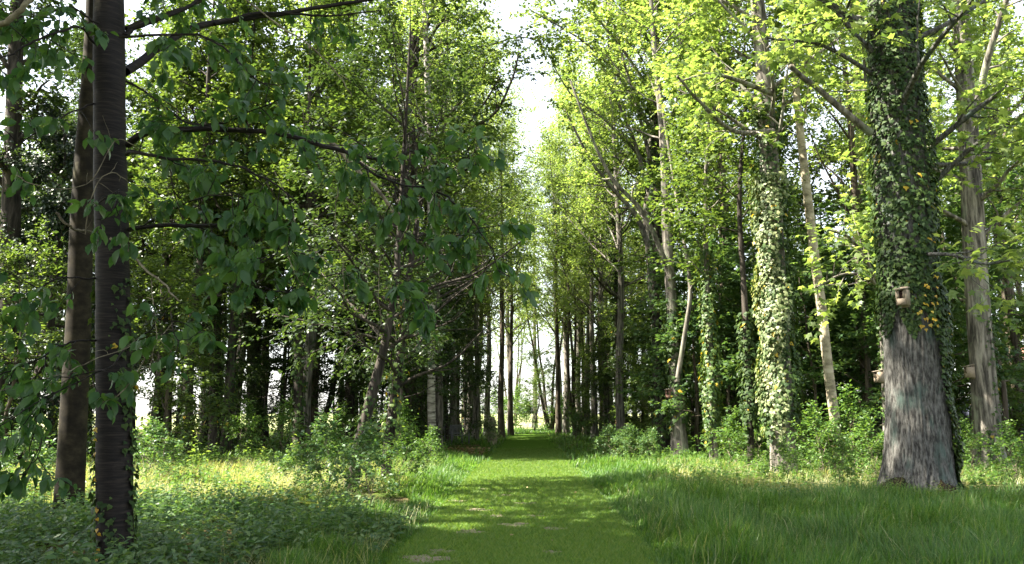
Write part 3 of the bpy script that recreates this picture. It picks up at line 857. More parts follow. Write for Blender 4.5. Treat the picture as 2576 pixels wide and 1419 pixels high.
def cbranch(px, ys, r0, r1, nt=0, tl=.4, mat='bark_cherry', lo=.15, down=.5, lichen=False):
    bl = smooth_line(line_at(px, ys), 30)
    bl[1:] += np.cumsum(rng.normal(0, .006, (29, 3)), axis=0)
    rr = np.linspace(r0, r1, 30)
    A = Acc(); A.tube(bl, rr, 8)
    nt = int(nt * .6 + .5)
    for k in range(nt):
        s = lo + (1 - lo) * (k + rng.random()) / nt
        p, d = along(bl, s)
        d2 = unit(side_dir(rng, d, rng.uniform(.45, .9), .7) + np.array([0, 0, -down * rng.random()]))
        L = tl * rng.uniform(.5, 1.4)
        t_, r_ = limb(rng, p, d2, L, .006, 5, .13, -.06, .4)
        A.tube(t_, r_, 4, cap=False)
        for m in range(3):
            u, du = along(t_, .35 + .6 * rng.random())
            tw.add(u, side_dir(rng, du, .45, .6), .16 * rng.uniform(.7, 1.4))
        tw.add(t_[-2], unit(t_[-1] - t_[-2]), .18)
    A.build('branch', M[mat], cherry, origin=base)
    return bl


cbranch([(322, 365), (370, 335), (430, 322), (520, 316), (610, 321), (700, 326), (780, 345), (860, 372), (930, 392), (1000, 410)], [7.6, 7.4, 7.3, 7.2, 7.1, 7.0, 6.9, 6.8, 6.8, 6.7], .036, .014, 34, .42)
cbranch([(860, 372), (920, 420), (985, 455), (1060, 470), (1130, 445), (1215, 400)], [6.8, 6.8, 6.75, 6.7, 6.7, 6.6], .014, .004, 26, .28)
cbranch([(1060, 470), (1130, 500), (1185, 545), (1240, 620), (1260, 690)], [6.7, 6.7, 6.7, 6.7, 6.7], .010, .003, 14, .3)
cbranch([(325, 578), (400, 572), (480, 573), (560, 574), (640, 584), (715, 594)], [7.6, 7.5, 7.4, 7.3, 7.2, 7.1], .024, .010, 16, .38)
cbranch([(318, 388), (345, 388), (430, 406), (520, 412), (600, 430), (680, 470), (740, 520)], [7.4, 7.2, 7.1, 7.0, 6.9, 6.8, 6.8], .02, .006, 20, .38)
cbranch([(318, 92), (335, 68), (400, 45), (470, 12), (540, -40)], [7.6, 7.7, 7.8, 8.0, 8.2], .028, .018, 8, .4)
cbranch([(316, 72), (420, 38), (520, 2), (640, -40)], [7.8, 8.4, 8.8, 9.2], .026, .014, 6, .4, 'bark_olive')
cbranch([(316, 180), (400, 120), (480, 70), (600, 45), (720, 25), (850, 8), (980, -12)], [7.8, 8.4, 8.8, 9.2, 9.4, 9.6, 9.8], .05, .02, 10, .45)
cbranch([(540, 60), (650, 36), (760, 38), (850, 42), (960, 36)], [9.0, 9.3, 9.5, 9.6, 9.8], .025, .008, 6, .4)
cbranch([(300, 92), (420, 94), (510, 108), (580, 140), (640, 200), (700, 235)], [7.3, 7.1, 7.0, 6.9, 6.8, 6.8], .014, .005, 22, .36)
cbranch([(318, 205), (400, 250), (480, 300), (560, 300), (640, 270), (720, 240)], [7.5, 7.3, 7.2, 7.0, 7.0, 6.9], .012, .004, 12, .36)
cbranch([(240, 110), (190, 70), (110, 100), (40, 140), (-60, 170)], [7.4, 7.1, 6.8, 6.6, 6.4], .016, .006, 24, .36)
cbranch([(250, 60), (160, 25), (80, 60), (0, 60)], [7.4, 7.2, 7.0, 6.9], .012, .004, 14, .34)
cbranch([(238, 260), (170, 290), (100, 330), (20, 380), (-60, 400)], [7.5, 7.2, 7.0, 6.8, 6.7], .010, .003, 10, .34)
cbranch([(240, 520), (300, 480), (280, 540), (250, 560)], [7.2, 7.0, 6.9, 6.9], .007, .003, 8, .26)
cbranch([(345, 575), (420, 540), (520, 500), (600, 490), (660, 520)], [7.5, 7.2, 7.0, 6.9, 6.9], .008, .003, 16, .3)
cbranch([(705, 594), (700, 630), (680, 660), (620, 680), (570, 690)], [7.1, 7.0, 6.9, 6.9, 6.9], .006, .003, 14, .24)
cbranch([(715, 600), (760, 660), (830, 690), (900, 680)], [7.1, 7.0, 6.9, 6.9], .006, .003, 6, .24)
cbranch([(600, 690), (660, 720), (720, 740), (760, 720)], [6.9, 6.9, 6.9, 6.9], .005, .002, 8, .22)
cbranch([(320, 880), (380, 835), (430, 790), (470, 770)], [7.5, 7.2, 7.0, 6.9], .008, .004, 3, .3)
cbranch([(430, 790), (440, 830), (470, 850), (540, 800)], [7.0, 6.8, 6.8, 6.8], .005, .003, 9, .26)
cbranch([(245, 855), (170, 865), (90, 905), (20, 930), (-60, 960)], [7.5, 7.2, 7.0, 6.9, 6.8], .010, .004, 18, .34)
cbranch([(320, 875), (280, 930), (220, 960), (120, 1010), (40, 1060), (-30, 1100)], [7.4, 7.1, 6.9, 6.7, 6.6, 6.5], .009, .003, 20, .34)
cbranch([(240, 700), (160, 700), (80, 740), (-20, 760)], [7.5, 7.1, 6.9, 6.8], .009, .003, 12, .32)
cbranch([(60, 1050), (110, 1100), (90, 1180), (40, 1240)], [6.6, 6.6, 6.6, 6.6], .006, .003, 8, .26)
cbranch([(990, 420), (1010, 560), (1030, 580), (1080, 600), (1200, 590), (1240, 585)], [6.7, 6.7, 6.7, 6.7, 6.7, 6.7], .006, .003, 10, .24)
cbranch([(960, 640), (1000, 690), (1060, 760), (1110, 790)], [6.8, 6.7, 6.7, 6.7], .005, .002, 8, .22)
# bare lichened dead twigs
for px, ys, r0, r1 in (([(278, 600), (320, 625), (365, 680), (410, 715), (450, 755)], [7.3, 7.2, 7.1, 7.0, 6.9], .014, .007),
                       ([(215, 590), (235, 470), (275, 425), (330, 452), (360, 455)], [6.9, 6.9, 7.0, 7.2, 7.4], .005, .004),
                       ([(40, 440), (120, 470), (220, 455), (290, 350), (355, 380)], [6.6, 6.7, 6.9, 7.1, 7.3], .004, .004),
                       ([(140, 535), (175, 565), (215, 580), (250, 590)], [7.0, 7.1, 7.3, 7.5], .012, .012),
                       ([(235, 1020), (300, 985), (350, 920), (390, 850), (440, 790)], [6.9, 6.9, 6.9, 6.9, 7.0], .005, .004),
                       ([(-40, 990), (120, 950), (240, 900), (330, 860)], [6.6, 6.8, 7.0, 7.3], .004, .004),
                       ([(850, 470), (845, 600), (860, 700), (850, 780)], [6.9, 6.9, 6.9, 6.9], .004, .003),
                       ([(960, 640), (955, 740), (965, 830), (950, 930)], [6.8, 6.8, 6.8, 6.8], .004, .003),
                       ([(690, 430), (740, 560), (720, 640), (760, 730)], [7.0, 7.0, 7.0, 7.0], .005, .003),
                       ([(620, 0), (700, 60), (780, 110), (850, 190), (880, 250)], [8.6, 8.6, 8.6, 8.6, 8.6], .012, .006),
                       ([(-40, 60), (20, 40), (60, 0), (110, -50)], [5.0, 5.0, 5.0, 5.0], .022, .018),
                       ([(380, 700), (400, 830), (385, 920), (370, 960)], [7.0, 6.9, 6.9, 6.9], .004, .003),
                       ([(820, 345), (900, 430), (960, 480), (1000, 540)], [8.6, 8.6, 8.6, 8.6], .03, .018)):
    bl = smooth_line(line_at(px, ys), 24)
    bl[1:] += np.cumsum(rng.normal(0, .006, (23, 3)), axis=0)
    A = Acc(); A.tube(bl, np.linspace(r0, r1, 24), 6)
    for k in range(4):
        p, d = along(bl, rng.uniform(.3, .95))
        t_, r_ = limb(rng, p, side_dir(rng, d, .6, .8), rng.uniform(.1, .3), .003, 4, .2, -.03, .5)
        A.tube(t_, r_, 3, cap=False)
    A.build('dead_branch', M['bark_twig'], cherry, origin=base)
# drooping cherry leaves
P0, D, L = tw.arr()
nl = 4
m_ = len(P0)
t = (np.arange(nl)[None] + rng.random((m_, nl))) / nl
P = P0[:, None] + D[:, None] * (t * L[:, None])[..., None]
side = np.cross(D, [0, 0, 1.]); side /= np.linalg.norm(side, axis=1, keepdims=True) + 1e-6
sg = np.where(np.arange(nl) % 2 == 0, 1., -1.)[None, :, None]
Y = D[:, None] * .5 + side[:, None] * sg * .6 + rng.normal(0, .3, (m_, nl, 3)); Y[..., 2] -= rng.uniform(.25, 1.3, (m_, nl))
N = np.array([0, 0, 1.]) + rng.normal(0, .55, (m_, nl, 3)) + side[:, None] * sg * .5
A = Acc(); A.leaves(CHERRY, P.reshape(-1, 3), Y.reshape(-1, 3), N.reshape(-1, 3), (.128 * rng.uniform(.45, 1.25, (m_, nl))).ravel())
# its high crown, above the picture
tw2, wd = Twigs(), Acc()
grow(rng, wd, tw2, cline, crr, 22, .50, .98, lambda t: 3.9 - 1.7 * t, up_el(.3, .9), nsub=6, ntw=4, twl=.5)
wd.build('branch', M['bark_cherry'], cherry, origin=base)
leafed(rng, A, OVAL, tw2.arr(), 10, .125)
A.build('foliage', M['leaf_cherry'], cherry, smooth=False, origin=base)
A = Acc()
def cmask(t, a, P):
    return ((np.sin(a * 2 + P[:, 2] * 1.4) > .25) | (P[:, 2] < .75) & (np.sin(a * 5 + P[:, 2] * 4) > -.3) | (np.abs(np.cos(a)) > .94)) & (P[:, 2] < 3.2 - 1.2 * np.sin(a * 3))
ivy_on(rng, A, cline, crr, .0, .3, 330, .062, .035, cmask)
A.build('ivy', M['leaf_ivy'], cherry, smooth=False, origin=base)
A = Acc()
zz = np.sort(rng.uniform(.15, 1.6, 18))
ang = R(-118) + rng.normal(0, .05, 18) + .12 * np.sin(zz * 4)
c3 = np.stack([np.interp(zz, cline[:, 2], cline[:, k]) for k in range(3)], -1)
ou = np.stack([np.cos(ang), np.sin(ang), np.zeros(18)], -1)
A.leaves(IVY, c3 + ou * (np.interp(zz, cline[:, 2], crr) + .03)[:, None], np.array([0, 0, -1.]) + rng.normal(0, .4, (18, 3)), ou + rng.normal(0, .2, (18, 3)), rng.uniform(.035, .055, 18))
A.build('ivy', M['leaf_yellow'], cherry, smooth=False, origin=base)['label'] = 'string of yellow ivy leaves up the trunk'

# ------------------------------------------------------------------ the wood
rng = np.random.default_rng(2024)
taken = []


def free(x, y, d):
    return all((x - a) ** 2 + (y - b) ** 2 > d * d for a, b in taken)


def put(kind, x, y, s=1., sz=None, label='', group=None, cat='tree', name='woodland_tree'):
    taken.append((x, y))
    return place(kind, (x, y, 0), rng.uniform(0, 6.28), s, sz or s * rng.uniform(.92, 1.08), label, group, cat, name)


# trees off to the left, outside the picture, whose shade covers the foreground
GS = 'trees beyond the left edge of the photo'
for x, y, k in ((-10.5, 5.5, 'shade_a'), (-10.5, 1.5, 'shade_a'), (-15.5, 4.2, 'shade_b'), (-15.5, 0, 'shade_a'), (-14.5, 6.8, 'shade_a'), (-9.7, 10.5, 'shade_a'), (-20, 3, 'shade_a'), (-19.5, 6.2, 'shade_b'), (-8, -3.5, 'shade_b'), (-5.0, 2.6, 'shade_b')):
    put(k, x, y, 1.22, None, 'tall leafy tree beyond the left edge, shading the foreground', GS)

GL = 'dark trunks in the shaded wood left of the path'
LL = 'slim dark trunk deep in the shaded wood left of the path'
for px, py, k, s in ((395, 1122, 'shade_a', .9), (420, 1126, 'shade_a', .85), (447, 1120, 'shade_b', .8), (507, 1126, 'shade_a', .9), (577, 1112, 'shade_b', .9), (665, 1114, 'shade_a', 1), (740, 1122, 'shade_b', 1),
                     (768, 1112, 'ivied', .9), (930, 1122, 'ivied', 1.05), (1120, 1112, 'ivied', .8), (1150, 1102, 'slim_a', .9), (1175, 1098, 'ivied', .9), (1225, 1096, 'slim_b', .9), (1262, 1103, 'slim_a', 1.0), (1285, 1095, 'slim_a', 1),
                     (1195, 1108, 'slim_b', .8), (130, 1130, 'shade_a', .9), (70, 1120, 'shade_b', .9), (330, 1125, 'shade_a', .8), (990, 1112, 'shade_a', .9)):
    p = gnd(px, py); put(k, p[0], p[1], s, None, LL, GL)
n = 0
while n < 38:
    y = rng.uniform(28, 54); x = rng.uniform(-.68 * y - 9, -3.6)
    if not free(x, y, 2.6): continue
    put(['shade_a', 'ivied', 'shade_a', 'slim_a', 'slim_b'][rng.integers(5) if x > -14 else rng.integers(3)], x, y, rng.uniform(.8, 1.1) * (1.2 if x > -10 and y > 36 else .85 if x < -10 else 1), None, LL, GL); n += 1
GU = 'low dark understorey trees left of the path'
n = 0
while n < 13:
    y = rng.uniform(24, 42); x = rng.uniform(-.66 * y, -3.8)
    if not free(x, y, 1.6) or (y < 29 and x < -5): continue
    put('under_a', x, y, rng.uniform(.8, 1.2), None, 'small dark leafy understorey tree in the shaded wood left of the path', GU); n += 1
p = gnd(60, 1150); put('yew', -14.6, 23.2, 1.1, 1.3, 'dark needle-leaved yew at the left edge above the sunlit bush', None, 'tree', 'yew_tree')
put('under_b', -14.2, 21.4, .95, 1.0, 'small sunlit bright green tree at the left edge under the dark yew', None, 'tree', 'small_tree')
put('under_b', -10.8, 24, 1.0, 1.0, 'small leafy tree behind the smooth olive-brown trunk', None, 'tree', 'small_tree')
p = gnd(700, 1130); put('under_a', p[0], p[1] - 2, .75, .6, 'low leafy tree with rounded dark leaves hanging over the sunny clearing', None, 'tree', 'small_tree')

LE, GE = 'tall slim tree standing beyond the far end of the path', 'trees beyond the far end of the path'
GRT = 'leafy trees in the wood right of the path'
LR = 'tall leafy tree deep in the wood right of the path'
for px, py, k, s in ((1405, 1094, 'slim_a', 1.0), (1424, 1092, 'slim_b', .9), (1450, 1098, 'stems', 1), (1470, 1093, 'slim_a', .95), (1495, 1106, 'slim_b', .85), (1513, 1100, 'slim_a', .9), (1570, 1093, 'ivied', .85),
                     (1600, 1090, 'shade_b', .9), (1625, 1094, 'slim_b', .9), (1385, 1086, 'stems', 1.0), (1545, 1090, 'stems', .95), (1760, 1100, 'slim_b', .9), (1830, 1105, 'ivied', .8), (2020, 1110, 'shade_b', .8),
                     (2400, 1120, 'ivied', .8), (2560, 1130, 'slim_b', .8)):
    p = gnd(px, py); put(k, p[0], p[1], s, None, LR, GRT)
n = 0
while n < 34:
    y = rng.uniform(27, 66); x = rng.uniform(3.6 + .02 * y, .68 * y + 4)
    if not free(x, y, 2.7): continue
    put(['slim_a', 'slim_b', 'stems', 'ivied', 'shade_b'][rng.integers(5)], x, y, rng.uniform(.8, 1.1) * (1.25 if x < 16 and y > 36 else 1), None, LR, GRT); n += 1
GM = 'low maples under the tall trees right of the path'
n = 0
for px, py, k, s in ((1760, 1150, 'maple_a', .9), (1560, 1110, 'under_a', 1.0), (2040, 1150, 'maple_b', 1.0), (2160, 1140, 'maple_a', .85), (2400, 1165, 'maple_a', .95), (2290, 1130, 'maple_b', 1.1),
                     (1850, 1130, 'maple_a', .95), (1480, 1100, 'under_b', .9), (1620, 1112, 'under_a', .9), (2480, 1130, 'maple_b', 1.1), (1930, 1120, 'maple_a', 1.0), (2110, 1115, 'maple_a', 1.0), (1745, 1128, 'maple_a', 1.1), (1850, 1150, 'maple_b', 1.05), (2070, 1160, 'maple_b', .95), (2180, 1160, 'maple_b', 1.1), (2240, 1150, 'maple_a', 1.2), (2540, 1160, 'maple_a', 1.15)):
    p = gnd(px, py); put(k, p[0], p[1], s, None, 'low maple with level sprays of lobed leaves under the taller trees right of the path', GM)
while n < 18:
    y = rng.uniform(26, 58); x = rng.uniform(5, .66 * y)
    if not free(x, y, 1.8): continue
    put(['under_b', 'maple_a', 'under_b'][rng.integers(3)], x, y, rng.uniform(.8, 1.2), None, 'low maple with level sprays of lobed leaves under the taller trees right of the path', GM); n += 1
for x, y, k, s in ((-3.7, 33, 'arch', .8), (-7.8, 27.5, 'shade_b', 1.0), (-11.8, 28, 'shade_b', 1.05), (-9.6, 33.5, 'shade_b', 1.1), (-14.5, 31, 'shade_b', 1.1), (-4.1, 36, 'arch', .85), (-4.0, 43, 'arch', .85), (-3.7, 51, 'arch', 1.0), (-3.6, 58, 'arch', 1.05), (-4.6, 65, 'arch', 1.1)):
    put(k, x, y, s, None, LL, GL)
for x, y, k, s in ((4.5, 39, 'arch', .9), (4.4, 46, 'arch', .85), (4.0, 54, 'arch', .95), (3.8, 61, 'arch', 1.05), (6.5, 66, 'slim_b', 1.3), (-7, 84, 'stems', 1.0), (-1.5, 92, 'stems', .9), (4.5, 88, 'slim_a', .9), (9, 82, 'stems', 1.0), (7, 98, 'slim_b', 1)):
    put(k, x, y, s, None, *((LR, GRT) if y < 68 else (LE, GE)))
for x, y, s in ((-3.9, 39, 1.0), (-4.6, 45, 1.15), (-4.0, 52, 1.1), (-5.6, 35, 1.0), (-4.4, 59, 1.1), (-6.5, 41, 1.1)):
    put('under_a', x, y, s, None, 'small dark leafy understorey tree in the shaded wood left of the path', GU)
for x, y, s in ((5.2, 43, 1.0), (5.6, 36.5, .95), (6.8, 49, 1.1), (4.9, 57, 1.1), (8.2, 38, 1.1), (7.4, 44, 1.2), (9.5, 50, 1.2), (11, 42, 1.2), (13.5, 47, 1.2), (16, 40, 1.1), (8.8, 29, 1.05), (12.5, 31, 1.2), (16, 30, 1.2), (19, 33, 1.2), (7.4, 33, 1.1), (11, 35, 1.2)):
    put('under_b', x, y, s, None, 'low maple with level sprays of lobed leaves under the taller trees right of the path', GM)
for x, y, s in ((-1.6, 69, 1.05), (2.7, 71, 1.1), (.7, 84, 1.1), (3.6, 78, 1.0), (-2.8, 88, 1.1)):
    put('arch', x, y, s, None, LE, GE)
# the young trees at the far end of the path
for px, y, k, s, l in ((1342, 66, 'under_b', 1.1, 'young layered tree standing alone at the far end of the path'), (1300, 74, 'bush', 1.6, 'low bright bush left of the far end of the path'),
                       (1375, 72, 'under_b', .9, 'small bright tree right of the far end of the path')):
    p = at(px, 1060, y); put(k, p[0], y, s, s, l, None, 'tree' if k != 'bush' else 'bush', 'young_tree' if k != 'bush' else 'bush')
GH = 'low bushes along the far edge of the wood'
for i in range(26):
    x = -34 + i * 2.6 + rng.normal(0, .5)
    if (x < -4.5 and i % 3): continue
    put(['bush', 'bush_dark'][i % 2], x, rng.uniform(63, 68), rng.uniform(.8, 1.4), None, 'low bush along the far edge of the wood', GH, 'bush', 'bush')

# bushes near by
for px, py, k, s, l in ((822, 1262, 'bush_dark', .62, 'leafy dark bush at the foot of the leaning dark trunk'), (742, 1262, 'bush_dark', .45, 'low dark bush left of the leaning dark trunk'),
                        (925, 1285, 'bush_dark', .55, 'dark bush between the feet of the two leaning trunks'), (1015, 1240, 'bush', .5, 'half-lit bush right of the short ivy-hung trunk'),
                        (1085, 1190, 'bush', .5, 'bright bush at the foot of the white birch'), (375, 1215, 'bush_dark', .6, 'bush just right of the dark lined trunk'),
                        (60, 1260, 'bush_dark', .6, 'dark bush in the lower left corner'), (2010, 1185, 'bush', .8, 'tall bright bush at the foot of the sunlit ivy column'),
                        (2068, 1205, 'bush', .65, 'bright bush left of the slender tan trunk'), (1985, 1232, 'bush', .4, 'low sunlit bush in front of the ivy column'),
                        (2160, 1195, 'bush', .8, 'bush between the slender tan trunk and the massive furrowed tree'), (2200, 1220, 'bush', .55, 'low bush touching the left foot of the massive furrowed tree'),
                        (1905, 1175, 'bush', .6, 'sunny bush left of the ivy column'), (1832, 1185, 'bush', .6, 'sunny bush beside the thin yellow-ivied trunk'), (1450, 1112, 'bush_dark', .7, 'round dark bush at the right edge of the path, far along it'),
                        (1535, 1155, 'bush_dark', .5, 'dark clump of nettles right of the path'), (1590, 1160, 'bush_dark', .48, 'dark clump of nettles nearer the stout pair of trunks'),
                        (1640, 1160, 'bush_dark', .45, 'dark clump of nettles at the foot of the tall pair'), (2450, 1200, 'bush', .5, 'bright bush between the massive tree and the pale grey trunk'), (2540, 1230, 'bush', .55, 'bright bush at the right edge of the photo'),
                        (2130, 1240, 'bush', .4, 'low bright bush left of the massive tree'), (700, 1165, 'bush', .8, 'tall sunlit weeds in the middle of the clearing'), (620, 1160, 'bush', .7, 'feathery weeds at the back of the clearing'),
                        (860, 1150, 'bush', .75, 'weeds behind the leaning dark trunk'), (1000, 1165, 'bush', .7, 'sunlit nettles left of the birch')):
    p = gnd(px, py); place(k, (p[0], p[1], 0), rng.uniform(0, 6), s, s * rng.uniform(.9, 1.1), l, None, 'bush', 'bush')

# ------------------------------------------------------------------ ground cover
rng = np.random.default_rng(5)


def scatter(n, x0, x1, y0, y1, keep=None, pw=1.0):
    y = y0 + (y1 - y0) * rng.random(n) ** pw
    x = x0 + (x1 - x0) * rng.random(n)
    if keep is not None:
        k = keep(x, y); x, y = x[k], y[k]
    k = np.abs(x) < .69 * y + 1.0
    return x[k], y[k]


def edge_x(y): return .10 * np.sin(y * 1.3) + .07 * np.sin(y * 3.1)


def off_path(x, y): return ((x - lc0[0]) ** 2 / 1.7 + (y - lc0[1]) ** 2 / 9 > 1) & _off(x, y)


lc0 = gnd(1160, 1130)


def _off(x, y): return (x < PX0 + edge_x(y) + .10 + rng.normal(0, .09, len(x))) | (x > PX1 + edge_x(y) - .10 + rng.normal(0, .09, len(x)))


def grass(acc, x, y, h, wid, lean=.45, clump=True):
    n = len(x)
    hh = h * rng.uniform(.45, 1.25, n)
    if clump: hh = hh * (.72 + .38 * np.sin(x * 3.1 + 1.5 * np.sin(y * 2.3)) * np.sin(y * 2.7 + x))
    hh = np.maximum(hh, .04)
    g = 1.1 * np.sin(x * 1.7 + y * .9) + rng.normal(0, 1.4, n)
    Y = np.stack([np.cos(g) * lean * rng.random(n), np.sin(g) * lean * rng.random(n), np.ones(n)], -1)
    N = np.stack([np.cos(g), np.sin(g), rng.normal(0, .1, n)], -1) + rng.normal(0, .35, (n, 3))
    P = np.stack([x, y, np.zeros(n)], -1)
    for i, T in enumerate(BLADES):
        k = np.arange(n) % 4 == i
        acc.leaves(T, P[k], Y[k], N[k], hh[k], SX=np.broadcast_to(wid, (n,))[k] * rng.uniform(.7, 1.4, k.sum()), SZ=hh[k] * .8)


def weeds(acc, x, y, h, leaf, nl, T=OVAL, stem=True, spread=.3):
    n = len(x)
    hh = h * rng.uniform(.5, 1.3, n)
    ln = rng.normal(0, .12, (n, 2))
    t = (np.arange(nl)[None] + 1 + rng.random((n, nl)) * .5) / (nl + 1)
    a = np.arange(nl)[None] // 2 * 1.57 + (np.arange(nl)[None] % 2) * math.pi + rng.uniform(0, 6.28, (n, 1)) + rng.normal(0, .35, (n, nl))
    P = np.stack([x[:, None] + ln[:, :1] * t * hh[:, None], y[:, None] + ln[:, 1:] * t * hh[:, None], hh[:, None] * t], -1)
    Y = np.stack([np.cos(a), np.sin(a), rng.uniform(-.5, .35, a.shape)], -1)
    N = np.stack([rng.normal(0, spread, a.shape), rng.normal(0, spread, a.shape), np.ones(a.shape)], -1)
    S = leaf * rng.uniform(.6, 1.25, (n, nl)) * (1.15 - .55 * t)
    acc.leaves(T, P.reshape(-1, 3), Y.reshape(-1, 3), N.reshape(-1, 3), S.ravel())
    if stem:
        Yv = np.stack([ln[:, 0], ln[:, 1], np.ones(n)], -1)
        acc.leaves(BLADES[0], np.stack([x, y, np.zeros(n)], -1), Yv, rng.normal(0, 1, (n, 3)) * [1, 1, .1], hh, SX=np.full(n, .008), SZ=hh * .2)


ST = dict(kind='stuff')
# mown lawn blades on the path
A = Acc()
x, y = scatter(210000, PX0 + .02, PX1 - .02, 7.3, 34, pw=1.9)
n = len(x)
bare = (np.sin(x * 3.7 + 2 * np.sin(y * 1.1)) * np.sin(y * 2.3 + x * 1.3) + .35 * np.sin(x * 17 + y * 5) * np.sin(y * 13 - x * 7) > .92 + rng.normal(0, .12, n)) & (y < 13.5)
for sx, sy, sr in SOIL: bare |= ((x - sx) ** 2 + (y - sy) ** 2 < (sr * .8) ** 2)
kk = ~bare | (rng.random(n) < .14); x, y = x[kk], y[kk]; n = len(x)
g = rng.uniform(0, 6.28, n)
A.leaves(SHORT, np.stack([x, y, np.full(n, .006)], -1), np.stack([np.cos(g) * .7, np.sin(g) * .7, np.ones(n)], -1), np.stack([np.cos(g + 1), np.sin(g + 1), np.full(n, .3)], -1),
         rng.uniform(.02, .075, n) * (1 + .5 * np.clip(y - 14, 0, 20) / 20), SX=rng.uniform(.007, .013, n) * (1 + np.clip(y - 10, 0, 30) / 14))
tag(A.build('lawn_grass', M['grass_lawn'], smooth=False), 'short mown bright grass of the path', 'grass', None, 'stuff')
# tall grass beside it
A = Acc()
def vr(x, y): return off_path(x, y) & (rng.random(len(x)) < np.clip(1.35 - np.abs(x - 4) / 9, 0, 1)) & ((y < 14.2 + .4 * np.sin(x * 2)) | (x < 2.6 + .5 * np.sin(y) + .02 * y))
x, y = scatter(190000, 1.2, 10.5, 6.3, 24, vr, 1.7)
soft = np.clip((x - PX1 + .15) / .75, .22, 1)
grass(A, x, y, .44 * soft * np.where(y > 14, .85, 1), .0105 * (1 + np.clip(y - 9, 0, 20) / 16))
def vl(x, y): return off_path(x, y) & (x > -2.2 - .7 * np.sin(y * .8) - .035 * y)
x, y = scatter(90000, -4.5, -1.3, 6.5, 28, vl, 1.6)
soft = np.clip((PX0 + .15 - x) / .8, .22, 1)
grass(A, x, y, .34 * soft, .0085 * (1 + np.clip(y - 9, 0, 20) / 16))
x, y = scatter(60000, -16, 26, 22, 62, off_path, 1.2)
grass(A, x, y, .32, .03, .5)
x, y = scatter(14000, -9, 10, 59.5, 76, None, 1.2)
grass(A, x, y, .32, .03, .5)
tag(A.build('tall_grass', M['grass_tall'], smooth=False), 'long uncut grass along both sides of the path', 'grass', None, 'stuff')
A = Acc()
x, y = scatter(85000, -13, -2.4, 12.8, 25, lambda x, y: (np.sin(x * 1.3 + y) * np.sin(y * .9 - x * .4) > -.45), 1.2)
grass(A, x, y, .34, .011)
x, y = scatter(26000, 2.6, 15, 14.2, 25, lambda x, y: (np.sin(x * 1.1 + y * .6) * np.sin(y * 1.4) > -.3), 1.1)
grass(A, x, y, .26, .012)
x, y = scatter(7000, 1.5, 10.5, 7, 15, off_path, 1.2)
grass(A, x, y, .50, .006, .7)
x, y = scatter(1500, -3.2, -1.5, 7, 13, off_path, 1.2)
grass(A, x, y, .40, .006, .7)
tag(A.build('meadow_grass', M['grass_dry'], smooth=False), 'pale wispy grass in the sunny clearings', 'grass', None, 'stuff')
# weeds
A = Acc()
def wl(x, y): return (x < -2.3 - .5 * np.sin(y * 1.1)) & (rng.random(len(x)) < .35 + .65 * (np.sin(x * 2.1 + y) * np.sin(y * 1.7) > -.3))
x, y = scatter(5400, -11, -1.8, 5.8, 13.4, wl, 1.3)
weeds(A, x, y, .38, .115, 9)
x, y = scatter(500, -2.9, -1.6, 8.6, 11.5)
weeds(A, x, y, .2, .12, 8)
x, y = scatter(900, 4, 11.5, 13.2, 15.2)
weeds(A, x, y, .25, .09, 8)
x, y = scatter(2600, -26, -3, 24, 52, lambda x, y: (rng.random(len(x)) < .5) & ((x - lc0[0]) ** 2 / 1.7 + (y - lc0[1]) ** 2 / 12 > 1))
weeds(A, x, y, .5, .2, 8)
tag(A.build('nettle_cover', M['weed_dark'], smooth=False), 'dark nettles and broad-leaved weeds covering the shaded forest floor', 'weeds', None, 'stuff')
A = Acc()
x, y = scatter(1500, -12, -2.2, 12.8, 24, lambda x, y: np.sin(x * 1.3 + 2) * np.sin(y * 1.1 + x * .3) > -.25)
weeds(A, x, y, .46, .11, 10)
x, y = scatter(2300, 2.9, 15, 14.6, 27, lambda x, y: np.sin(x * 1.5) * np.sin(y * .9 + x * .4) > -.3)
weeds(A, x, y, .36, .10, 10)
x, y = scatter(2000, 4, 28, 26, 56)
weeds(A, x, y, .55, .22, 8)
tag(A.build('clearing_weeds', M['weed'], smooth=False), 'leafy weeds growing in the sunlit parts of the forest floor', 'weeds', None, 'stuff')
# fallen leaves
A = Acc()
lc = gnd(1165, 1140)
n = 2600; x = lc[0] + rng.normal(0, 1.1, n); y = lc[1] + rng.normal(0, 1.5, n); k = x < PX0 - .2; x, y = x[k], y[k]; n = len(x); g = rng.uniform(0, 6.28, n)
A.leaves(KITE, np.stack([x, y, rng.uniform(.02, .07, n)], -1), np.stack([np.cos(g), np.sin(g), rng.normal(0, .2, n)], -1), np.array([0, 0, 1.]) + rng.normal(0, .35, (n, 3)), rng.uniform(.09, .18, n))
x, y = scatter(5200, -12, 14, 7, 38, lambda x, y: (rng.random(len(x)) < np.where(off_path(x, y), .8, .12)), 1.4)
n = len(x); g = rng.uniform(0, 6.28, n)
A.leaves(KITE, np.stack([x, y, np.where(off_path(x, y), .012, .045)], -1), np.stack([np.cos(g), np.sin(g), rng.normal(0, .2, n)], -1), np.array([0, 0, 1.]) + rng.normal(0, .35, (n, 3)), rng.uniform(.03, .075, n))
tag(A.build('leaf_litter', M['litter_leaf'], smooth=False), 'dry brown leaves lying on the ground', 'fallen leaves', None, 'stuff')
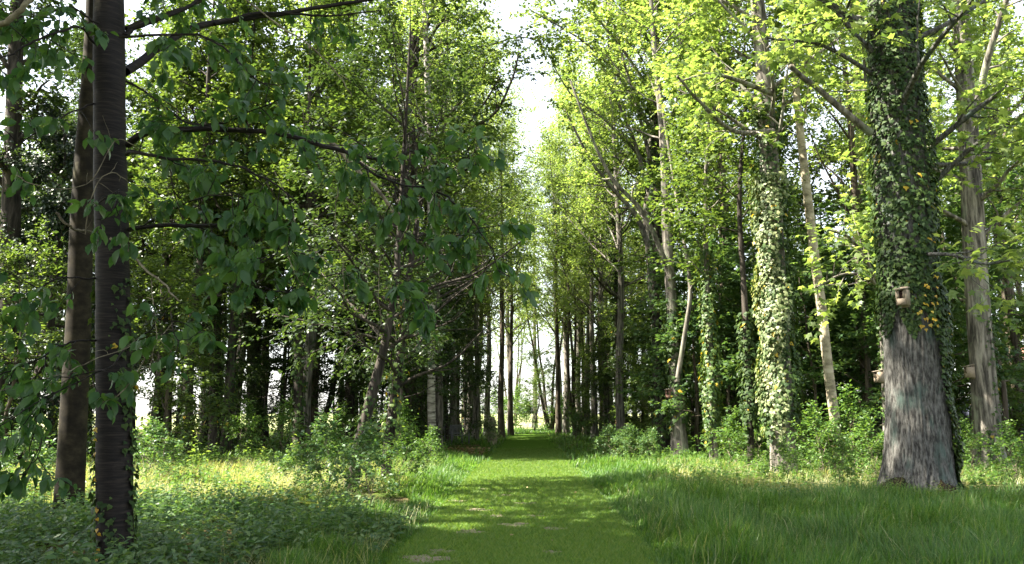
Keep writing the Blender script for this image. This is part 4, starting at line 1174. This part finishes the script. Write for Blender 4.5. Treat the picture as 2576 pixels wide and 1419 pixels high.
# single tall weeds that stand out
for px, py, h, l in ((497, 1196, .95, 'tall pale weed lit by the sun alone in the clearing'), (735, 1190, .85, 'sunlit weed with big pale leaves in front of the shaded wood'), (800, 1330, .5, 'light green seedling in the dark nettles at lower left'),
                     (2232, 1262, .34, 'small ferny weeds at the left foot of the massive furrowed tree'), (2390, 1266, .3, 'small weeds at the right foot of the massive furrowed tree'), (2310, 1272, .26, 'little leafy weeds in front of the middle of the massive furrowed trunk'),
                     (655, 1180, .8, 'tall bushy weed left of the one with big pale leaves')):
    p = gnd(px, py); A = Acc()
    k = 7 if h > .6 else 4
    if h < .4: k = 16
    sp = .14 if h > .4 else .22
    weeds(A, rng.normal(0, sp, k), rng.normal(0, sp * .6, k), h, .17 if h > .4 else .08, 12)
    o = A.build('tall_weed', M['weed_light'], smooth=False); o.location = (p[0], p[1], 0)
    tag(o, l, 'weed')

# ------------------------------------------------------------------ nest boxes, bench, buildings
def nest_box(loc, rz, w=.17, h=.26, d=.19, label='', mat='box_wood', arch=True, s=1.0, roof_pitch=.18):
    """front faces -y before turning"""
    root = thing('nest_box', loc, label, 'nest box')
    root.rotation_euler = (0, 0, rz); root.scale = (s, s, s)
    A = Acc(); tk = .016
    A.box((-w / 2 + tk / 2, 0, h / 2), (tk, d - .004, h)); A.box((w / 2 - tk / 2, 0, h / 2), (tk, d - .004, h))
    A.box((0, d / 2 - tk / 2, h / 2 + .02), (w - 2 * tk - .004, tk, h + .10)); A.box((0, 0, tk / 2), (w - 2 * tk - .004, d - 2 * tk - .01, tk))
    A.build('body', M[mat], root, smooth=False)
    # front board with an arched opening cut through its top
    B = Acc(); ow, oz = .056, h * .42
    B.box((0, -d / 2 + tk / 2, oz / 2), (w - 2 * tk - .002, tk, oz))
    sw = (w - 2 * tk - .002 - ow) / 2
    for sx in (-1, 1): B.box((sx * (ow / 2 + sw / 2), -d / 2 + tk / 2, oz + (h - oz) / 2), (sw, tk, h - oz))
    B.build('front_board', M[mat], root, smooth=False)
    Cc = Acc(); Cc.box((0, -d / 2 + .05, h * .6), (w - 2 * tk - .006, .006, h * .7)); Cc.build('opening', M['box_inner_shade'], root, smooth=False)  # dark sheet behind the gap, painted in for the shade inside
    D_ = Acc(); D_.box((0, -.025, h + .028), (w + .02, d + .06, .016), (roof_pitch, 0, 0)); D_.build('roof', M['box_roof'], root, smooth=False)
    return root


def on_trunk(line, r, px, py, y, out):
    p = at(px, py, y); return p


yb = big.location[1]
p = at(2273, 768, yb - .76); nest_box(p, R(-44), label='pale nest box with an arched opening on the front of the massive ivy-clad tree', s=1.05)
p = at(2218, 752, side_tree.location[1] - .25); nest_box(p, R(-97), label='nest box turned sideways, half behind the ivy-clad tree, higher of two on the brown trunk', s=1.15)
p = at(2212, 962, side_tree.location[1] - .22); nest_box(p, R(-84), label='small sloping-roofed nest box, lower of two on the brown trunk', s=1.1)
g = gnd(2492, 1178)[1]
p = at(2440, 950, g - .1); nest_box(p, R(-94), label='tan nest box on the left side of the pale grey trunk', s=1.15)
g = gnd(1710, 1152)[1]
p = at(1684, 1002, g - .1); nest_box(p, R(-40), label='reddish nest box on the ivy-belted trunk of the close pair', mat='box_rust', s=1.1)
g = gnd(1120, 1112)[1]
p = at(1098, 1022, g - .4); nest_box(p, R(30), label='yellowish nest box in the shade just right of the birch', mat='post_paint', s=1.5)
# painted post in the shade left of the birch
p = gnd(941, 1112)
root = thing('marker_post', (p[0], p[1], 0), 'narrow yellow-green post standing in the shade left of the birch', 'post')
A = Acc(); A.box((0, 0, .55), (.18, .06, 1.1)); A.build('board', M['post_paint'], root, smooth=False)
A = Acc(); A.box((0, 0, 1.115), (.21, .09, .025)); A.build('cap', M['box_roof'], root, smooth=False)

# wooden bench left of the path
p = gnd(1150, 1118)
root = thing('park_bench', (p[0], p[1], 0), 'dark grey wooden bench with armrests beside the leaf-strewn ground left of the path', 'bench')
root.rotation_euler = (0, 0, R(52))
A = Acc()
for i in range(5): A.box((0, -.20 + i * .095, .43), (1.2, .08, .025))
A.build('seat', M['bench_wood'], root, smooth=False)
A = Acc()
A.box((0, .30, .90), (1.2, .03, .08), (-.2, 0, 0)); A.box((0, .24, .52), (1.2, .03, .07), (-.2, 0, 0))
for i in range(11): A.box((-.54 + i * .108, .27, .71), (.05, .018, .32), (-.2, 0, 0))
A.build('backrest', M['bench_wood'], root, smooth=False)
for sx in (-1, 1):
    A = Acc(); A.box((sx * .62, -.22, .32), (.055, .06, .64)); A.build('leg', M['bench_wood'], root, smooth=False)
    A = Acc(); A.box((sx * .62, .25, .22), (.055, .06, .44)); A.box((sx * .62, .292, .69), (.055, .05, .52), (-.2, 0, 0)); A.build('leg', M['bench_wood'], root, smooth=False)
    A = Acc(); A.box((sx * .62, .0, .655), (.07, .62, .028)); A.build('armrest', M['bench_wood'], root, smooth=False)

# broken stump left of the path, its ivy coloured paler for sunlight
p = gnd(1238, 1118)
root = thing('tree_stump', (p[0], p[1], 0), 'broken pale stump tufted with ivy at the left edge of the path', 'stump')
A = Acc(); tl = np.array([[0, 0, -.05], [.02, 0, .4], [-.02, .02, .8], [-.05, 0, 1.25]]); A.tube(smooth_line(tl, 12), np.linspace(.24, .15, 12), 12); A.build('trunk', M['bark_tan'], root)
A = Acc(); ivy_on(rng, A, smooth_line(tl, 12), np.linspace(.24, .15, 12), .3, 1.0, 160, .13, .2); A.build('ivy', M['leaf_ivy_sunlit'], root, smooth=False)


def hut(name, c, w, d, h, rise, rz, wall, roof, label, cat='shed', win=True):
    root = thing(name, c, label, cat); root.rotation_euler = (0, 0, rz)
    A = Acc(); A.box((0, 0, h / 2), (w, d, h))
    A.add([(-w / 2, -d / 2, h), (-w / 2, d / 2, h), (-w / 2, 0, h + rise), (w / 2, -d / 2, h), (w / 2, d / 2, h), (w / 2, 0, h + rise)], None, [(0, 2, 1), (3, 4, 5)])
    A.build('wall', M[wall], root, smooth=False)
    A = Acc(); o = .25; th = .06
    for s in (-1, 1):
        L = math.hypot(d / 2 + o, rise * (d / 2 + o) / (d / 2)); an = math.atan2(rise, d / 2)
        cy = s * (d / 2 + o) / 2; cz = h + rise - (rise * (d / 2 + o) / (d / 2)) / 2 + .045
        A.box((0, cy, cz), (w + .4, L, th), (-s * an, 0, 0))
    A.build('roof', M[roof], root, smooth=False)
    if win:
        A = Acc(); A.box((-w * .22, -d / 2 - .02, h * .58), (w * .16, .05, h * .32)); A.build('window', M['window_glass'], root, smooth=False)
        A = Acc(); A.box((w * .2, -d / 2 - .02, h * .42), (w * .2, .05, h * .82)); A.build('door', M['bench_wood'], root, smooth=False)
    return root


p = at(2140, 1040, 40); hut('garden_shed', (p[0], 40, 0), 3.4, 2.6, 1.75, .7, R(8), 'shed_wall', 'shed_roof', 'small shed with a pinkish roof among the bushes behind the slender tan trunk')
p = at(2590, 1040, 44); hut('long_shed', (p[0], 44, 0), 7, 3, 1.7, .5, R(-4), 'navy', 'navy', 'low dark navy shed behind the pale grey trunk at the right edge')
p = at(2640, 1040, 66); hut('white_house', (p[0], 66, 0), 9, 7, 4.4, 2.4, R(-10), 'render_white', 'tile_red', 'white rendered house showing through the leaves at the right edge', 'house')
# low board fence far behind the right-hand trees
p0, p1 = at(1512, 1075, 62), at(1690, 1075, 62)
root = thing('board_fence', ((p0[0] + p1[0]) / 2, 62, 0), 'low orange-brown board fence far behind the trunks right of the path', 'fence')
L_ = p1[0] - p0[0]
A = Acc()
for i in range(int(L_ / .16)): A.box((-L_ / 2 + .08 + i * .16, 0, .5), (.145, .02, .9 + .03 * (i % 3)))
A.build('boards', M['fence_wood'], root, smooth=False)
A = Acc(); A.box((0, .03, .28), (L_, .03, .08)); A.box((0, .03, .8), (L_, .03, .08)); A.build('rails', M['fence_wood'], root, smooth=False)
for i in range(4):
    A = Acc(); A.box((-L_ / 2 + .1 + i * (L_ - .2) / 3, .085, .52), (.09, .08, 1.04)); A.build('post', M['bench_wood'], root, smooth=False)
